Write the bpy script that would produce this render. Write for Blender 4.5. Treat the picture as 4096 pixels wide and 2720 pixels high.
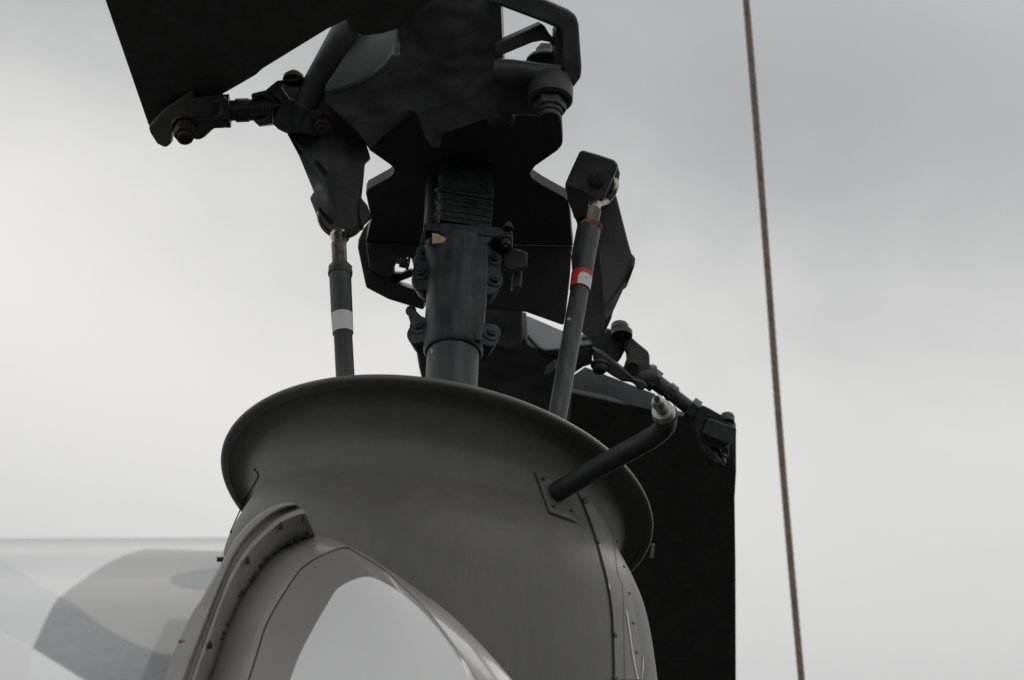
import bpy, math, random
from mathutils import Vector as V, Matrix
from mathutils.bvhtree import BVHTree
from math import radians, sin, cos, pi, sqrt
random.seed(7)
sc = bpy.context.scene
for o in list(bpy.data.objects): bpy.data.objects.remove(o)

# ------------------------------------------------------------------ camera
EL = radians(30)
CAM = V((0, 0, 1.7))
CX = V((1, 0, 0)); CF = V((0, cos(EL), sin(EL))); CU = V((0, -sin(EL), cos(EL)))
FP = 12604.0                                   # focal length in photo pixels (4096 wide)
cd = bpy.data.cameras.new('camera'); cam = bpy.data.objects.new('camera', cd)
sc.collection.objects.link(cam); sc.camera = cam
cam.location = CAM; cam.rotation_euler = (radians(90) + EL, 0, 0)
cd.sensor_width = 36; cd.lens = FP / 4096 * 36; cd.clip_start = .05; cd.clip_end = 20000
cd.dof.use_dof = True; cd.dof.focus_distance = 4.12; cd.dof.aperture_fstop = 10

# ------------------------------------------------------------------ sky, sun, exposure
SUN_EL, SUN_AZ = radians(52), radians(25)      # azimuth from +Y towards +X (behind the rotor)
w = bpy.data.worlds.new('World'); sc.world = w; w.use_nodes = True
N = w.node_tree.nodes; L = w.node_tree.links; N.clear()
def wn(t, **k):
    n = N.new(t)
    for a, b in k.items(): setattr(n, a, b)
    return n
out = wn('ShaderNodeOutputWorld'); bg = wn('ShaderNodeBackground'); bg.inputs[1].default_value = .1
sky = wn('ShaderNodeTexSky', sky_type='NISHITA', sun_disc=False, sun_elevation=SUN_EL, sun_rotation=SUN_AZ)
sky.air_density = 1; sky.dust_density = 4
hs = wn('ShaderNodeHueSaturation'); hs.inputs['Saturation'].default_value = .12
L.new(sky.outputs[0], hs.inputs['Color'])
tc = wn('ShaderNodeTexCoord')
mp = wn('ShaderNodeMapping'); mp.inputs['Location'].default_value = (1.3, 0.4, .1); mp.inputs['Scale'].default_value = (1, 1, 1.6)
L.new(tc.outputs['Generated'], mp.inputs[0])
n1 = wn('ShaderNodeTexNoise'); n1.inputs['Scale'].default_value = 5.5; n1.inputs['Detail'].default_value = 6; n1.inputs['Roughness'].default_value = .5; n1.inputs['Distortion'].default_value = .25
L.new(mp.outputs[0], n1.inputs['Vector'])
# long cloud rolls lying across the sky, bent by the noise
def wave(k, ph, bend, amp, base):
    d_ = wn('ShaderNodeVectorMath', operation='DOT_PRODUCT'); d_.inputs[1].default_value = k
    L.new(tc.outputs['Generated'], d_.inputs[0])
    m1 = wn('ShaderNodeMath', operation='MULTIPLY_ADD'); m1.inputs[1].default_value = bend; L.new(n1.outputs[0], m1.inputs[0]); L.new(d_.outputs['Value'], m1.inputs[2])
    m2 = wn('ShaderNodeMath', operation='ADD'); m2.inputs[1].default_value = ph - bend * .5; L.new(m1.outputs[0], m2.inputs[0])
    m3 = wn('ShaderNodeMath', operation='SINE'); L.new(m2.outputs[0], m3.inputs[0])
    m4 = wn('ShaderNodeMath', operation='MULTIPLY_ADD'); m4.inputs[1].default_value = amp; L.new(m3.outputs[0], m4.inputs[0])
    if isinstance(base, float): m4.inputs[2].default_value = base
    else: L.new(base, m4.inputs[2])
    return m4.outputs[0]
k1 = CX * -5 + CU * -24; k2_ = CX * -9 + CU * -9
w1 = wave(k1, 1.15, 3.2, .125, .615); w2 = wave(k2_, 0, 1.5, .075, w1)
nm = wn('ShaderNodeMath', operation='MULTIPLY_ADD'); nm.inputs[1].default_value = .2; L.new(n1.outputs[0], nm.inputs[0]); L.new(w2, nm.inputs[2])
ns = wn('ShaderNodeMath', operation='SUBTRACT'); ns.inputs[1].default_value = .1; L.new(nm.outputs[0], ns.inputs[0])
rp = wn('ShaderNodeValToRGB'); cr = rp.color_ramp
cr.elements[0].position = .35; cr.elements[0].color = (3.35, 3.43, 3.54, 1)
cr.elements[1].position = .85; cr.elements[1].color = (8.6, 8.5, 8.2, 1)
e = cr.elements.new(.62); e.color = (6.2, 6.22, 6.18, 1)
L.new(ns.outputs[0], rp.inputs[0])
mx = wn('ShaderNodeMixRGB'); mx.inputs[0].default_value = .95
L.new(hs.outputs[0], mx.inputs[1]); L.new(rp.outputs[0], mx.inputs[2])
L.new(mx.outputs[0], bg.inputs[0]); L.new(bg.outputs[0], out.inputs[0])
sd = bpy.data.lights.new('sun', 'SUN'); sd.energy = .5; sd.angle = radians(30); sd.color = (1, .97, .93)
so = bpy.data.objects.new('sun', sd); sc.collection.objects.link(so)
sdir = V((sin(SUN_AZ) * cos(SUN_EL), cos(SUN_AZ) * cos(SUN_EL), sin(SUN_EL)))
so.rotation_euler = sdir.to_track_quat('Z', 'Y').to_euler(); so.location = (0, 0, 30)
sc.view_settings.view_transform = 'Standard'; sc.view_settings.look = 'None'
sc.view_settings.exposure = 0; sc.view_settings.gamma = 1

# ------------------------------------------------------------------ measuring helpers
# each zoom: origin and scale, so that readings become photo pixels (4096 x 2720)
def zoom(ox, oy, k): return lambda *pts: [(ox + x * k, oy + y * k) for x, y in pts]
A = zoom(400, 0, .4659); B = zoom(1100, 0, .5506); C = zoom(1050, 500, .3826); D = zoom(1400, 560, .3827)
E = zoom(1550, 800, .5102); Fz = zoom(2050, 560, .5357); G = zoom(2150, 1200, .5102); I = zoom(0, 1950, .593)
J = zoom(650, 1950, .491); K = zoom(1150, 2050, .4274); Lz = zoom(2050, 1800, .5868); Q = zoom(0, 0, 1.7349)
def ray(p): return CX * ((p[0] - 2048) / FP) + CU * ((1360 - p[1]) / FP) + CF
def at(p, d): return CAM + ray(p) * d                       # point at depth d
def cut(p, o, n): r = ray(p); return CAM + r * ((o - CAM).dot(n) / r.dot(n))
def depth(v): return (v - CAM).dot(CF)
def local(p):
    f = ray(p).normalized(); x = (CX - f * CX.dot(f)).normalized(); return x, x.cross(f), f
def axis(p, lean, ang):
    x, u, f = local(p); s = sin(ang)
    return (x * sin(lean) * s + u * cos(lean) * s + f * cos(ang)).normalized()
RINGP = Q((1005, 1150))[0]; RC = at(RINGP, 4.0)
RA = axis(RINGP, radians(11.5), radians(60))               # axis of the cowling's rim
MA = axis(Q((1025, 1150))[0], radians(3.0), radians(60))   # mast axis
MB = cut(Q((1027, 1150))[0], RC, RA)
PXM = 4.0 / FP * 1.7349                                    # metres of one 2361-wide pixel at depth 4
def mast(px_y):                                            # point on the mast axis that shows at photo row y
    best = None; lo, hi = -.5, 1.2
    for _ in range(40):
        m = (lo + hi) / 2; v = MB + MA * m - CAM
        y = 1360 - FP * v.dot(CU) / v.dot(CF)
        if y > px_y: lo = m
        else: hi = m
    return MB + MA * lo
HUB = mast(400 * 1.7349)
def pl(p, h=0.0): return cut(p, HUB + MA * h, MA)          # point in the rotor plane, h above the yoke's underside
def facing(p, nx=0, ny=0, h=0.0, d=None):                  # plane through a rotor-plane point, turned to face out and nx right, ny up
    o = pl(p, h) if d is None else at(p, d)
    return o, (CX * nx + CU * ny - CF).normalized()

# ------------------------------------------------------------------ materials
def mat(name, col, rough=.5, metal=0, vary=.25, scale=25, bump=.0, bscale=200, spots=None, spot_col=(.2, .1, .04), coat=0, lump=0, streak=0):
    m = bpy.data.materials.new(name); m.use_nodes = True
    n = m.node_tree.nodes; l = m.node_tree.links; b = n['Principled BSDF']
    b.inputs['Roughness'].default_value = rough; b.inputs['Metallic'].default_value = metal
    if coat: b.inputs['Coat Weight'].default_value = coat; b.inputs['Coat Roughness'].default_value = .08
    t = n.new('ShaderNodeTexCoord')
    no = n.new('ShaderNodeTexNoise'); no.inputs['Scale'].default_value = scale; no.inputs['Detail'].default_value = 6; no.inputs['Roughness'].default_value = .62
    l.new(t.outputs['Object'], no.inputs['Vector'])
    r = n.new('ShaderNodeValToRGB'); r.color_ramp.elements[0].position = .32; r.color_ramp.elements[1].position = .7
    r.color_ramp.elements[0].color = tuple(c * (1 - vary) for c in col) + (1,)
    r.color_ramp.elements[1].color = tuple(c * (1 + vary) for c in col) + (1,)
    l.new(no.outputs[0], r.inputs[0]); colout = r.outputs[0]
    if spots:
        n2 = n.new('ShaderNodeTexNoise'); n2.inputs['Scale'].default_value = spots[0]; n2.inputs['Detail'].default_value = 4
        l.new(t.outputs['Object'], n2.inputs['Vector'])
        r2 = n.new('ShaderNodeValToRGB'); r2.color_ramp.elements[0].position = spots[1]; r2.color_ramp.elements[1].position = spots[1] + .04
        l.new(n2.outputs[0], r2.inputs[0])
        mi = n.new('ShaderNodeMixRGB'); l.new(r2.outputs[0], mi.inputs[0]); l.new(colout, mi.inputs[1]); mi.inputs[2].default_value = spot_col + (1,)
        colout = mi.outputs[0]
    if streak:                                            # run-off streaks and rub marks
        mpp = n.new('ShaderNodeMapping'); mpp.inputs['Scale'].default_value = (95, 95, 7); l.new(t.outputs['Object'], mpp.inputs[0])
        n5 = n.new('ShaderNodeTexNoise'); n5.inputs['Scale'].default_value = 1; n5.inputs['Detail'].default_value = 5; n5.inputs['Roughness'].default_value = .65; l.new(mpp.outputs[0], n5.inputs['Vector'])
        r5 = n.new('ShaderNodeValToRGB'); r5.color_ramp.elements[0].position = .36; r5.color_ramp.elements[1].position = .68
        lo_, hi_ = 1 - streak, 1 + streak; r5.color_ramp.elements[0].color = (lo_, lo_, lo_, 1); r5.color_ramp.elements[1].color = (hi_, hi_, hi_ * .98, 1)
        l.new(n5.outputs[0], r5.inputs[0]); m5 = n.new('ShaderNodeMixRGB'); m5.blend_type = 'MULTIPLY'; m5.inputs[0].default_value = 1
        l.new(colout, m5.inputs[1]); l.new(r5.outputs[0], m5.inputs[2]); colout = m5.outputs[0]
    l.new(colout, b.inputs['Base Color'])
    rr = n.new('ShaderNodeMapRange'); rr.inputs[3].default_value = rough * .8; rr.inputs[4].default_value = min(1, rough * 1.2)
    l.new(no.outputs[0], rr.inputs[0]); l.new(rr.outputs[0], b.inputs['Roughness'])
    if bump:
        n3 = n.new('ShaderNodeTexNoise'); n3.inputs['Scale'].default_value = bscale; n3.inputs['Detail'].default_value = 4
        l.new(t.outputs['Object'], n3.inputs['Vector'])
        bp = n.new('ShaderNodeBump'); bp.inputs['Strength'].default_value = bump; bp.inputs['Distance'].default_value = .002
        l.new(n3.outputs[0], bp.inputs['Height']); l.new(bp.outputs[0], b.inputs['Normal'])
    if lump:                                             # slow undulation of a sand-cast surface
        n4 = n.new('ShaderNodeTexNoise'); n4.inputs['Scale'].default_value = 13; n4.inputs['Detail'].default_value = 2
        l.new(t.outputs['Object'], n4.inputs['Vector'])
        b4 = n.new('ShaderNodeBump'); b4.inputs['Strength'].default_value = .55; b4.inputs['Distance'].default_value = .03 * lump
        l.new(n4.outputs[0], b4.inputs['Height'])
        if bump: l.new(b4.outputs[0], bp.inputs['Normal'])
        else: l.new(b4.outputs[0], b.inputs['Normal'])
    return m
BLADE = mat('black_blade_paint', (.125, .122, .122), .6, streak=.12, vary=.2, bump=.1)
YOKE = mat('black_hub_paint', (.075, .075, .078), .55, vary=.2, bump=.15)
GRIP = mat('dark_casting_paint', (.088, .09, .096), .5, vary=.3, scale=14, bump=.35, bscale=60, lump=1, spots=(70, .72), spot_col=(.035, .034, .034))
CUP = mat('grey_casting_paint', (.12, .124, .13), .42, vary=.2, bump=.15)
LINK = mat('grey_link_paint', (.048, .05, .0545), .45, streak=.55, vary=.35, scale=30, bump=.1, spots=(60, .70), spot_col=(.04, .037, .034))
SLEEVE = mat('slate_sleeve_paint', (.052, .056, .064), .48, streak=.55, vary=.5, scale=22, bump=.25, bscale=90, spots=(45, .70), spot_col=(.045, .043, .043))
TUBEM = mat('grey_mast_paint', (.066, .069, .075), .45, streak=.3, vary=.15, scale=30, spots=(26, .76), spot_col=(.42, .37, .28))
BOLT = mat('dark_bolt_steel', (.06, .06, .06), .45, .3, vary=.4, scale=120, spots=(90, .66), spot_col=(.07, .045, .03))
RUST = mat('rusty_steel', (.05, .034, .027), .7, .1, vary=.7, scale=90, bump=.5, spots=(130, .6), spot_col=(.035, .03, .028))
RUSTB = mat('orange_rust', (.28, .12, .035), .8, 0, vary=.7, scale=80, bump=.4, spots=(120, .6), spot_col=(.06, .03, .02))
STEEL = mat('bare_rod_end_steel', (.42, .38, .33), .3, 1, vary=.3, scale=90, spots=(80, .66), spot_col=(.16, .1, .05))
ALU = mat('aluminium_fitting', (.5, .5, .5), .42, .9, vary=.2, scale=80)
RUBBER = mat('black_rubber', (.032, .033, .034), .55, vary=.2, bump=.15)
TAPE = mat('black_glossy_tape', (.045, .05, .051), .24, vary=.5, scale=60, bump=.7, bscale=110)
FOAM = mat('yellow_foam', (.9, .7, .45), .9, vary=.25, scale=120, bump=.4)
WHITE = mat('white_tape', (.78, .78, .77), .6, vary=.04)
RED = mat('red_paint', (.62, .035, .018), .5, vary=.15, spots=(140, .64), spot_col=(.03, .02, .02))
WCHIP = mat('chipped_white_paint', (.75, .77, .8), .5, vary=.05, spots=(170, .66), spot_col=(.12, .12, .13))
COWL = mat('grey_cowling_paint', (.132, .13, .128), .5, streak=.06, vary=.12, scale=11, bump=.12, bscale=500, spots=(420, .78), spot_col=(.11, .11, .11))
COWLL = mat('lighter_cowling_paint', (.2, .196, .19), .45, vary=.09, scale=18, bump=.06, bscale=400, spots=(120, .76), spot_col=(.12, .12, .12))
RIM = mat('dark_rim_paint', (.085, .085, .083), .5, vary=.1, scale=10)
SEAM_HOLE = mat('black_sealant_and_hole_shade', (.015, .015, .015), .8, vary=.2)  # real sealant, and the painted dark inside slots and bore
SCRATCH = mat('pale_scratch', (.72, .72, .72), .6, vary=.05)
FRAME = mat('grey_frame_paint', (.3, .295, .29), .42, vary=.12, scale=24, spots=(60, .74), spot_col=(.14, .14, .14))
FRAMED = mat('dull_frame_paint', (.24, .235, .23), .5, vary=.2, scale=30, spots=(50, .68), spot_col=(.09, .09, .09))
BANDM = mat('warm_grey_paint', (.27, .265, .262), .35, vary=.06, scale=18, spots=(70, .77), spot_col=(.17, .165, .16), coat=.3)
BANDM2 = mat('grey_trim_paint', (.24, .235, .232), .35, vary=.04, scale=18, coat=.3)
GLOSSW = mat('gloss_white_paint', (.8, .81, .81), .5, vary=.03, scale=6)
ROPE = mat('brown_rope', (.44, .35, .285), .85, vary=.25, scale=60, bump=.6, bscale=300)
TARMAC = mat('unseen_asphalt', (.027, .027, .027), .95, vary=.15, scale=.3)
TARMAC.node_tree.nodes['Principled BSDF'].inputs['Specular IOR Level'].default_value = .05

# ------------------------------------------------------------------ mesh helpers
class MB_:
    def __init__(s): s.v = []; s.f = []
    def add(s, vs, fs):
        b = len(s.v); s.v += [V(x) for x in vs]; s.f += [[i + b for i in f] for f in fs]; return s
    def tube(s, path, rad, n=20, caps=True, hexa=False):
        if not isinstance(rad, (list, tuple)): rad = [rad] * len(path)
        path = [V(p) for p in path]; vs = []; fs = []
        t0 = (path[1] - path[0]).normalized(); ref = CF if abs(t0.dot(CF)) < .8 else CX
        for i, p in enumerate(path):
            t = (path[min(i + 1, len(path) - 1)] - path[max(i - 1, 0)]).normalized()
            ref = (ref - t * ref.dot(t)).normalized(); y = t.cross(ref)
            for k in range(n):
                a = 2 * pi * k / n; vs.append(p + (ref * cos(a) + y * sin(a)) * rad[i])
        for i in range(len(path) - 1):
            for k in range(n):
                k2 = (k + 1) % n; fs.append([i * n + k, i * n + k2, (i + 1) * n + k2, (i + 1) * n + k])
        if caps: fs.append(list(range(n))[::-1]); fs.append([(len(path) - 1) * n + k for k in range(n)])
        return s.add(vs, fs)
    def turned(s, p, ax, prof, n=24, caps=True):             # prof: (distance along ax, radius)
        ax = ax.normalized(); ref = (CX - ax * CX.dot(ax)).normalized(); y = ax.cross(ref); vs = []; fs = []
        for h, r in prof:
            for k in range(n):
                a = 2 * pi * k / n; vs.append(p + ax * h + (ref * cos(a) + y * sin(a)) * r)
        m = len(prof)
        for i in range(m - 1):
            for k in range(n):
                k2 = (k + 1) % n; fs.append([i * n + k, i * n + k2, (i + 1) * n + k2, (i + 1) * n + k])
        if caps: fs.append(list(range(n))[::-1]); fs.append([(m - 1) * n + k for k in range(n)])
        return s.add(vs, fs)
    def torus(s, c, ax, R, r, n=32, m=12):
        ax = ax.normalized(); ref = (CX - ax * CX.dot(ax)).normalized(); y = ax.cross(ref); vs = []; fs = []
        for i in range(n):
            a = 2 * pi * i / n; u = ref * cos(a) + y * sin(a)
            for j in range(m):
                b = 2 * pi * j / m; vs.append(c + u * (R + r * cos(b)) + ax * r * sin(b) * 1.25)
        for i in range(n):
            for j in range(m):
                fs.append([i * m + j, ((i + 1) % n) * m + j, ((i + 1) % n) * m + (j + 1) % m, i * m + (j + 1) % m])
        return s.add(vs, fs)
    def build(s, name, m, parent=None, bevel=0, sub=False, sharp=38):
        me = bpy.data.meshes.new(name); me.from_pydata([tuple(x) for x in s.v], [], s.f); me.validate(); me.update()
        import bmesh
        bm = bmesh.new(); bm.from_mesh(me); bmesh.ops.recalc_face_normals(bm, faces=bm.faces); bm.to_mesh(me); bm.free()
        me.materials.append(m)
        for p in me.polygons: p.use_smooth = True
        me.set_sharp_from_angle(angle=radians(sharp))
        o = bpy.data.objects.new(name, me); sc.collection.objects.link(o)
        if bevel:
            md = o.modifiers.new('bevel', 'BEVEL'); md.width = bevel; md.segments = 3; md.limit_method = 'ANGLE'; md.angle_limit = radians(32)
            md.use_clamp_overlap = True
            o.modifiers.new('weighted', 'WEIGHTED_NORMAL')
        if parent:
            o.parent = parent
            loc = V((0, 0, 0)); q = parent
            while q: loc += q.location; q = q.parent
            o.matrix_parent_inverse = Matrix.Translation(-loc) if parent.type == 'EMPTY' else Matrix.Identity(4)
        return o
def smooth(pts, it=1):
    for _ in range(it):
        q = []
        for i in range(len(pts)):
            a, b = pts[i], pts[(i + 1) % len(pts)]
            q += [(a[0] * .75 + b[0] * .25, a[1] * .75 + b[1] * .25), (a[0] * .25 + b[0] * .75, a[1] * .25 + b[1] * .75)]
        pts = q
    return pts
def curve(pts, per=6):                                      # Catmull-Rom through 2-D or 3-D points
    P = [V(tuple(p)) for p in pts]; P = [P[0] * 2 - P[1]] + P + [P[-1] * 2 - P[-2]]; o = []
    for i in range(1, len(P) - 2):
        for k in range(per):
            t = k / per
            o.append(.5 * (2 * P[i] + (P[i + 1] - P[i - 1]) * t + (2 * P[i - 1] - 5 * P[i] + 4 * P[i + 1] - P[i + 2]) * t * t + (3 * P[i] - P[i - 1] - 3 * P[i + 1] + P[i + 2]) * t ** 3))
    o.append(P[-2]); return o
def resample(pts, n):
    c = curve(pts, 12); d = [0]
    for i in range(1, len(c)): d.append(d[-1] + (c[i] - c[i - 1]).length)
    o = []; j = 0
    for i in range(n):
        t = d[-1] * i / (n - 1)
        while j < len(d) - 2 and d[j + 1] < t: j += 1
        u = (t - d[j]) / max(1e-9, d[j + 1] - d[j]); o.append(c[j].lerp(c[j + 1], min(1, u)))
    return o
def plate(name, pts, plane, t, m, parent=None, bevel=.002, sm=0, up=False):
    """outline seen in the photo, standing in a plane of the place, with real thickness t behind it"""
    if sm: pts = smooth(pts, sm)
    o, n = plane
    if up: push = n * t
    else: push = -n * t if n.dot(CF) < 0 else n * t
    f = [cut(p, o, n) for p in pts]; b = [x + push for x in f]; k = len(f)
    q = MB_(); q.add(f + b, [list(range(k)), list(range(k, 2 * k))[::-1]] + [[i, (i + 1) % k, k + (i + 1) % k, k + i] for i in range(k)])
    return q.build(name, m, parent, bevel)
def relief(name, vs, faces, t, m, parent=None, bevel=.003, direction=None):
    """faceted casting: front vertices (photo pixel, depth), front faces, thickness t"""
    f = [at(p, d) for p, d in vs]; k = len(f); push = (direction or CF) * t
    from collections import Counter
    cnt = Counter(); 
    for fa in faces:
        for i in range(len(fa)): cnt[frozenset((fa[i], fa[(i + 1) % len(fa)]))] += 1
    fs = [list(x) for x in faces] + [[i + k for i in x][::-1] for x in faces]
    for fa in faces:
        for i in range(len(fa)):
            a, b = fa[i], fa[(i + 1) % len(fa)]
            if cnt[frozenset((a, b))] == 1: fs.append([b, a, a + k, b + k])
    return MB_().add(f + [x + push for x in f], fs).build(name, m, parent, bevel)
def thing(name, loc, label, cat, group=None):
    o = bpy.data.objects.new(name, None); sc.collection.objects.link(o); o.location = loc; o.empty_display_size = .05
    return tag(o, label, cat, group)
def tag(o, label, cat, group=None, kind=None):
    if label: o['label'] = label
    if cat: o['category'] = cat
    if group: o['group'] = group
    if kind: o['kind'] = kind
    return o
def hexbolt(p, ax, r, h, m, parent, name='bolt', washer=1.35, stub=.45):
    q = MB_(); q.turned(p, ax, [(-h * .1, r * washer), (h * .18, r * washer)], 24)
    q.turned(p, ax, [(h * .18, r), (h * .95, r), (h, r * .86)], 6)
    if stub: q.turned(p, ax, [(h * .95, r * stub), (h * 1.25, r * stub), (h * 1.35, r * stub * .7)], 16)
    return q.build(name, m, parent, .0006)

# ================================================================== ground
g = MB_().add([(-400, -400, 0), (400, -400, 0), (400, 400, 0), (-400, 400, 0)], [[0, 1, 2, 3]]).build('unseen_ground', TARMAC)  # out of view, added to block light from below
tag(g, None, None, kind='structure')

# ================================================================== mast cowling
cw = thing('mast_cowling', RC - RA * .34, 'grey bell-shaped mast cowling with a flared dark rim around the rotor mast', 'cowling')
rx = (CX - RA * CX.dot(RA)).normalized(); ry = RA.cross(rx)
def cow_pt(a, r, s):
    sh = .19 * max(0, s) * .866; w_ = max(0, -sin(a)) ** 1.5                     # the lip overhangs further on the near side
    t_ = min(1, max(0, s - 14) / 55); t_ = t_ * t_ * (3 - 2 * t_); u_ = min(1, max(0, s - 110) / 220)
    r -= 34 * w_ * t_ * (1 - u_ * u_ * (3 - 2 * u_)); s += 70 * w_ * min(1, max(0, s - 22) / 80)
    return RC - RA * (s * PXM) + rx * (sh * PXM) + (rx * cos(a) + ry * sin(a)) * (r * PXM)
def lathe(prof, name, m, n=128, per=5, parent=cw):
    P = [p for p in curve(prof, per)]; vs = []; fs = []
    for p in P:
        for k in range(n): vs.append(cow_pt(2 * pi * k / n, p[0], p[1]))
    for i in range(len(P) - 1):
        for k in range(n):
            k2 = (k + 1) % n; fs.append([i * n + k, i * n + k2, (i + 1) * n + k2, (i + 1) * n + k])
    return MB_().add(vs, fs).build(name, m, parent, sharp=60), (vs, fs)
BODY = [(486, 10), (468, 12), (453, 16), (440, 24), (431, 38), (427, 56), (426, 74), (429, 95), (437, 116), (451, 146), (466, 182), (481, 226), (492, 285), (502, 372), (512, 500), (522, 680)]
RIMP = [(405, 40), (440, 6), (470, -8), (488, -13), (499, -9), (505, -1), (504, 5), (498, 9), (485, 12)]
body, (bv, bf) = lathe(BODY, 'shell', COWL)
rim, _ = lathe(RIMP, 'rim', COWL)
bvh = BVHTree.FromPolygons([tuple(x) for x in bv], bf)
def hit(p, off=0.0):
    r = ray(p).normalized(); h = bvh.ray_cast(CAM, r)
    if h[0] is None: return None
    n = h[1]; n = -n if n.dot(r) > 0 else n
    return h[0] + n * off
def strip_on(path, wpx, off, name, m, parent, taper=False):
    c = [tuple(x) for x in resample(path, 40)]; vs = []; fs = []; q = []
    for i, p in enumerate(c):
        a = c[max(0, i - 1)]; b = c[min(len(c) - 1, i + 1)]; dx, dy = b[0] - a[0], b[1] - a[1]; l = math.hypot(dx, dy) or 1
        ww = wpx * (sin(pi * (i + .3) / (len(c) - .4)) if taper else 1)
        nx, ny = -dy / l * ww / 2, dx / l * ww / 2
        h = [hit((p[0] + nx, p[1] + ny), off), hit((p[0] - nx, p[1] - ny), off)]
        if None not in h: q.append(h)
    for h in q: vs += h
    for i in range(len(q) - 1): fs.append([2 * i, 2 * i + 1, 2 * i + 3, 2 * i + 2])
    return MB_().add(vs, fs).build(name, m, parent)
# removable side panel lies 1.5 mm proud, its joint filled with dark sealant
seam = Lz((440, 280), (500, 430), (560, 600), (610, 780), (645, 930), (670, 1100), (680, 1300), (688, 1568))
vs = []; fs = []
edge = [tuple(p) for p in resample(Lz((470, 360), (500, 430), (560, 600), (610, 780), (645, 930), (670, 1100), (680, 1300), (688, 1568)), 40)]
lim = Lz((545, 360), (590, 440), (668, 560), (745, 740), (800, 920), (835, 1100), (868, 1300), (893, 1568))
def limx(y):
    for a_, b_ in zip(lim, lim[1:]):
        if a_[1] <= y <= b_[1]: return a_[0] + (b_[0] - a_[0]) * (y - a_[1]) / (b_[1] - a_[1])
    return lim[0][0] if y < lim[0][1] else lim[-1][0]
for p in edge:
    x1 = limx(p[1]) - 3
    while hit((x1, p[1])) is None and x1 > p[0] + 8: x1 -= 2
    x1 -= 2
    for k in range(9): vs.append(hit((p[0] + 4 + k / 8 * (x1 - p[0] - 4), p[1]), .0015))
for i in range(len(edge) - 1):
    for k in range(8): fs.append([i * 9 + k, i * 9 + k + 1, (i + 1) * 9 + k + 1, (i + 1) * 9 + k])
MB_().add(vs, fs).build('side_panel', COWLL, cw, sharp=80)
strip_on(seam, 5.5, .0008, 'panel_joint', SEAM_HOLE, cw)
strip_on(Lz((660, 500), (690, 700), (710, 850), (742, 940), (750, 1200), (755, 1568)), 1.4, .0019, 'panel_joint', SEAM_HOLE, cw)
strip_on(Lz((768, 1102), (790, 1250), (815, 1420), (845, 1568)), 6, .0022, 'scratch', SCRATCH, cw)
strip_on(Lz((882, 1395), (880, 1470), (872, 1568)), 5, .0022, 'scratch', SCRATCH, cw, True)
strip_on(Lz((645, 910), (652, 935), (655, 962)), 5, .0022, 'scratch', mat('primer_yellow', (.7, .65, .4), .6), cw, True)
# left joint of the shell
strip_on(Q((586, 1080), (596, 1096), (586, 1118), (566, 1150), (546, 1192), (532, 1230)), 5, .001, 'panel_joint', SEAM_HOLE, cw)
def rivet_on(p, r, m, name='screw', off=.0015):
    h = hit(p, off); h2 = hit((p[0] + 6, p[1]), off); h3 = hit((p[0], p[1] + 6), off)
    if None in (h, h2, h3): return
    n = (h2 - h).cross(h3 - h).normalized(); n = -n if n.dot(CF) > 0 else n
    MB_().turned(h, n, [(-.001, r), (.0008, r), (.0015, r * .6)], 14).build(name, m, cw)
for x, y in ((708, 620), (752, 800), (790, 980), (815, 1180), (838, 1380)): rivet_on(Lz((x, y))[0], .0022, COWLL, 'rivet')
for x, y in ((575, 625), (692, 1258), (695, 1560), (490, 350)): rivet_on(Lz((x, y))[0], .0045, BOLT)
# doubler plate under the hose
cn = Lz((150, 152), (250, 430), (432, 496), (330, 215)); vs = []; fs = []
for i in range(9):
    for j in range(7):
        u, v_ = i / 8, j / 6
        x = (cn[0][0] * (1 - u) + cn[1][0] * u) * (1 - v_) + (cn[3][0] * (1 - u) + cn[2][0] * u) * v_
        y = (cn[0][1] * (1 - u) + cn[1][1] * u) * (1 - v_) + (cn[3][1] * (1 - u) + cn[2][1] * u) * v_
        vs.append(hit((x, y), .0016))
for i in range(8):
    for j in range(6): a = i * 7 + j; fs.append([a, a + 1, a + 8, a + 7])
vs2 = [hit((x, y), 0) for x, y in cn]
dp = MB_().add(vs, fs); dplate = dp.build('doubler_plate', COWL, cw)
sm_ = dplate.modifiers.new('thick', 'SOLIDIFY'); sm_.thickness = .0012; sm_.offset = 0
strip_on(Lz((146, 150), (248, 432)), 4, .0012, 'sealant_bead', BOLT, cw)
strip_on(Lz((248, 434), (434, 500)), 4, .0012, 'sealant_bead', BOLT, cw)
for x, y in ((200, 202), (270, 392), (395, 425)): rivet_on(Lz((x, y))[0], .003, RUST, 'rivet', .0022)
tb = Lz((946, 640), (971, 640), (962, 742), (935, 735)); plate('edge_tab', tb, facing(tb[0], .3, 0, d=depth(RC) + .0), .004, COWLL, cw, .0008)

# ================================================================== drain hose on the cowling
h0 = hit(G((165, 1492))[0]); hs0 = depth(h0)
dh = thing('drain_hose', h0, 'black rubber hose with aluminium nozzle sticking out of the cowling', 'hose')
hp = [(G((x, y))[0], d) for x, y, d in ((110, 1540, hs0 + .02), (175, 1492, hs0 - .012), (420, 1345, hs0 - .03), (700, 1190, hs0 - .05), (860, 1103, hs0 - .06), (945, 1045, hs0 - .068), (1000, 985, hs0 - .078), (1010, 925, hs0 - .09), (992, 885, hs0 - .1))]
pts = curve([at(p, d) for p, d in hp], 5)
MB_().tube(pts, [.0127 if i > 3 else .0133 for i in range(len(pts))], 28).build('hose', RUBBER, dh)
e0 = pts[-1]; td = (at(G((935, 775))[0], depth(e0) - .036) - e0).normalized()
nz = MB_(); nz.turned(e0 - td * .006, td, [(0, .0138), (.012, .0138), (.016, .0125), (.0165, .0078), (.026, .0072), (.03, .0085), (.037, .0088), (.044, .0066), (.046, .003), (.036, .0028)], 28, caps=True)
nz.build('nozzle', ALU, dh)
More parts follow.
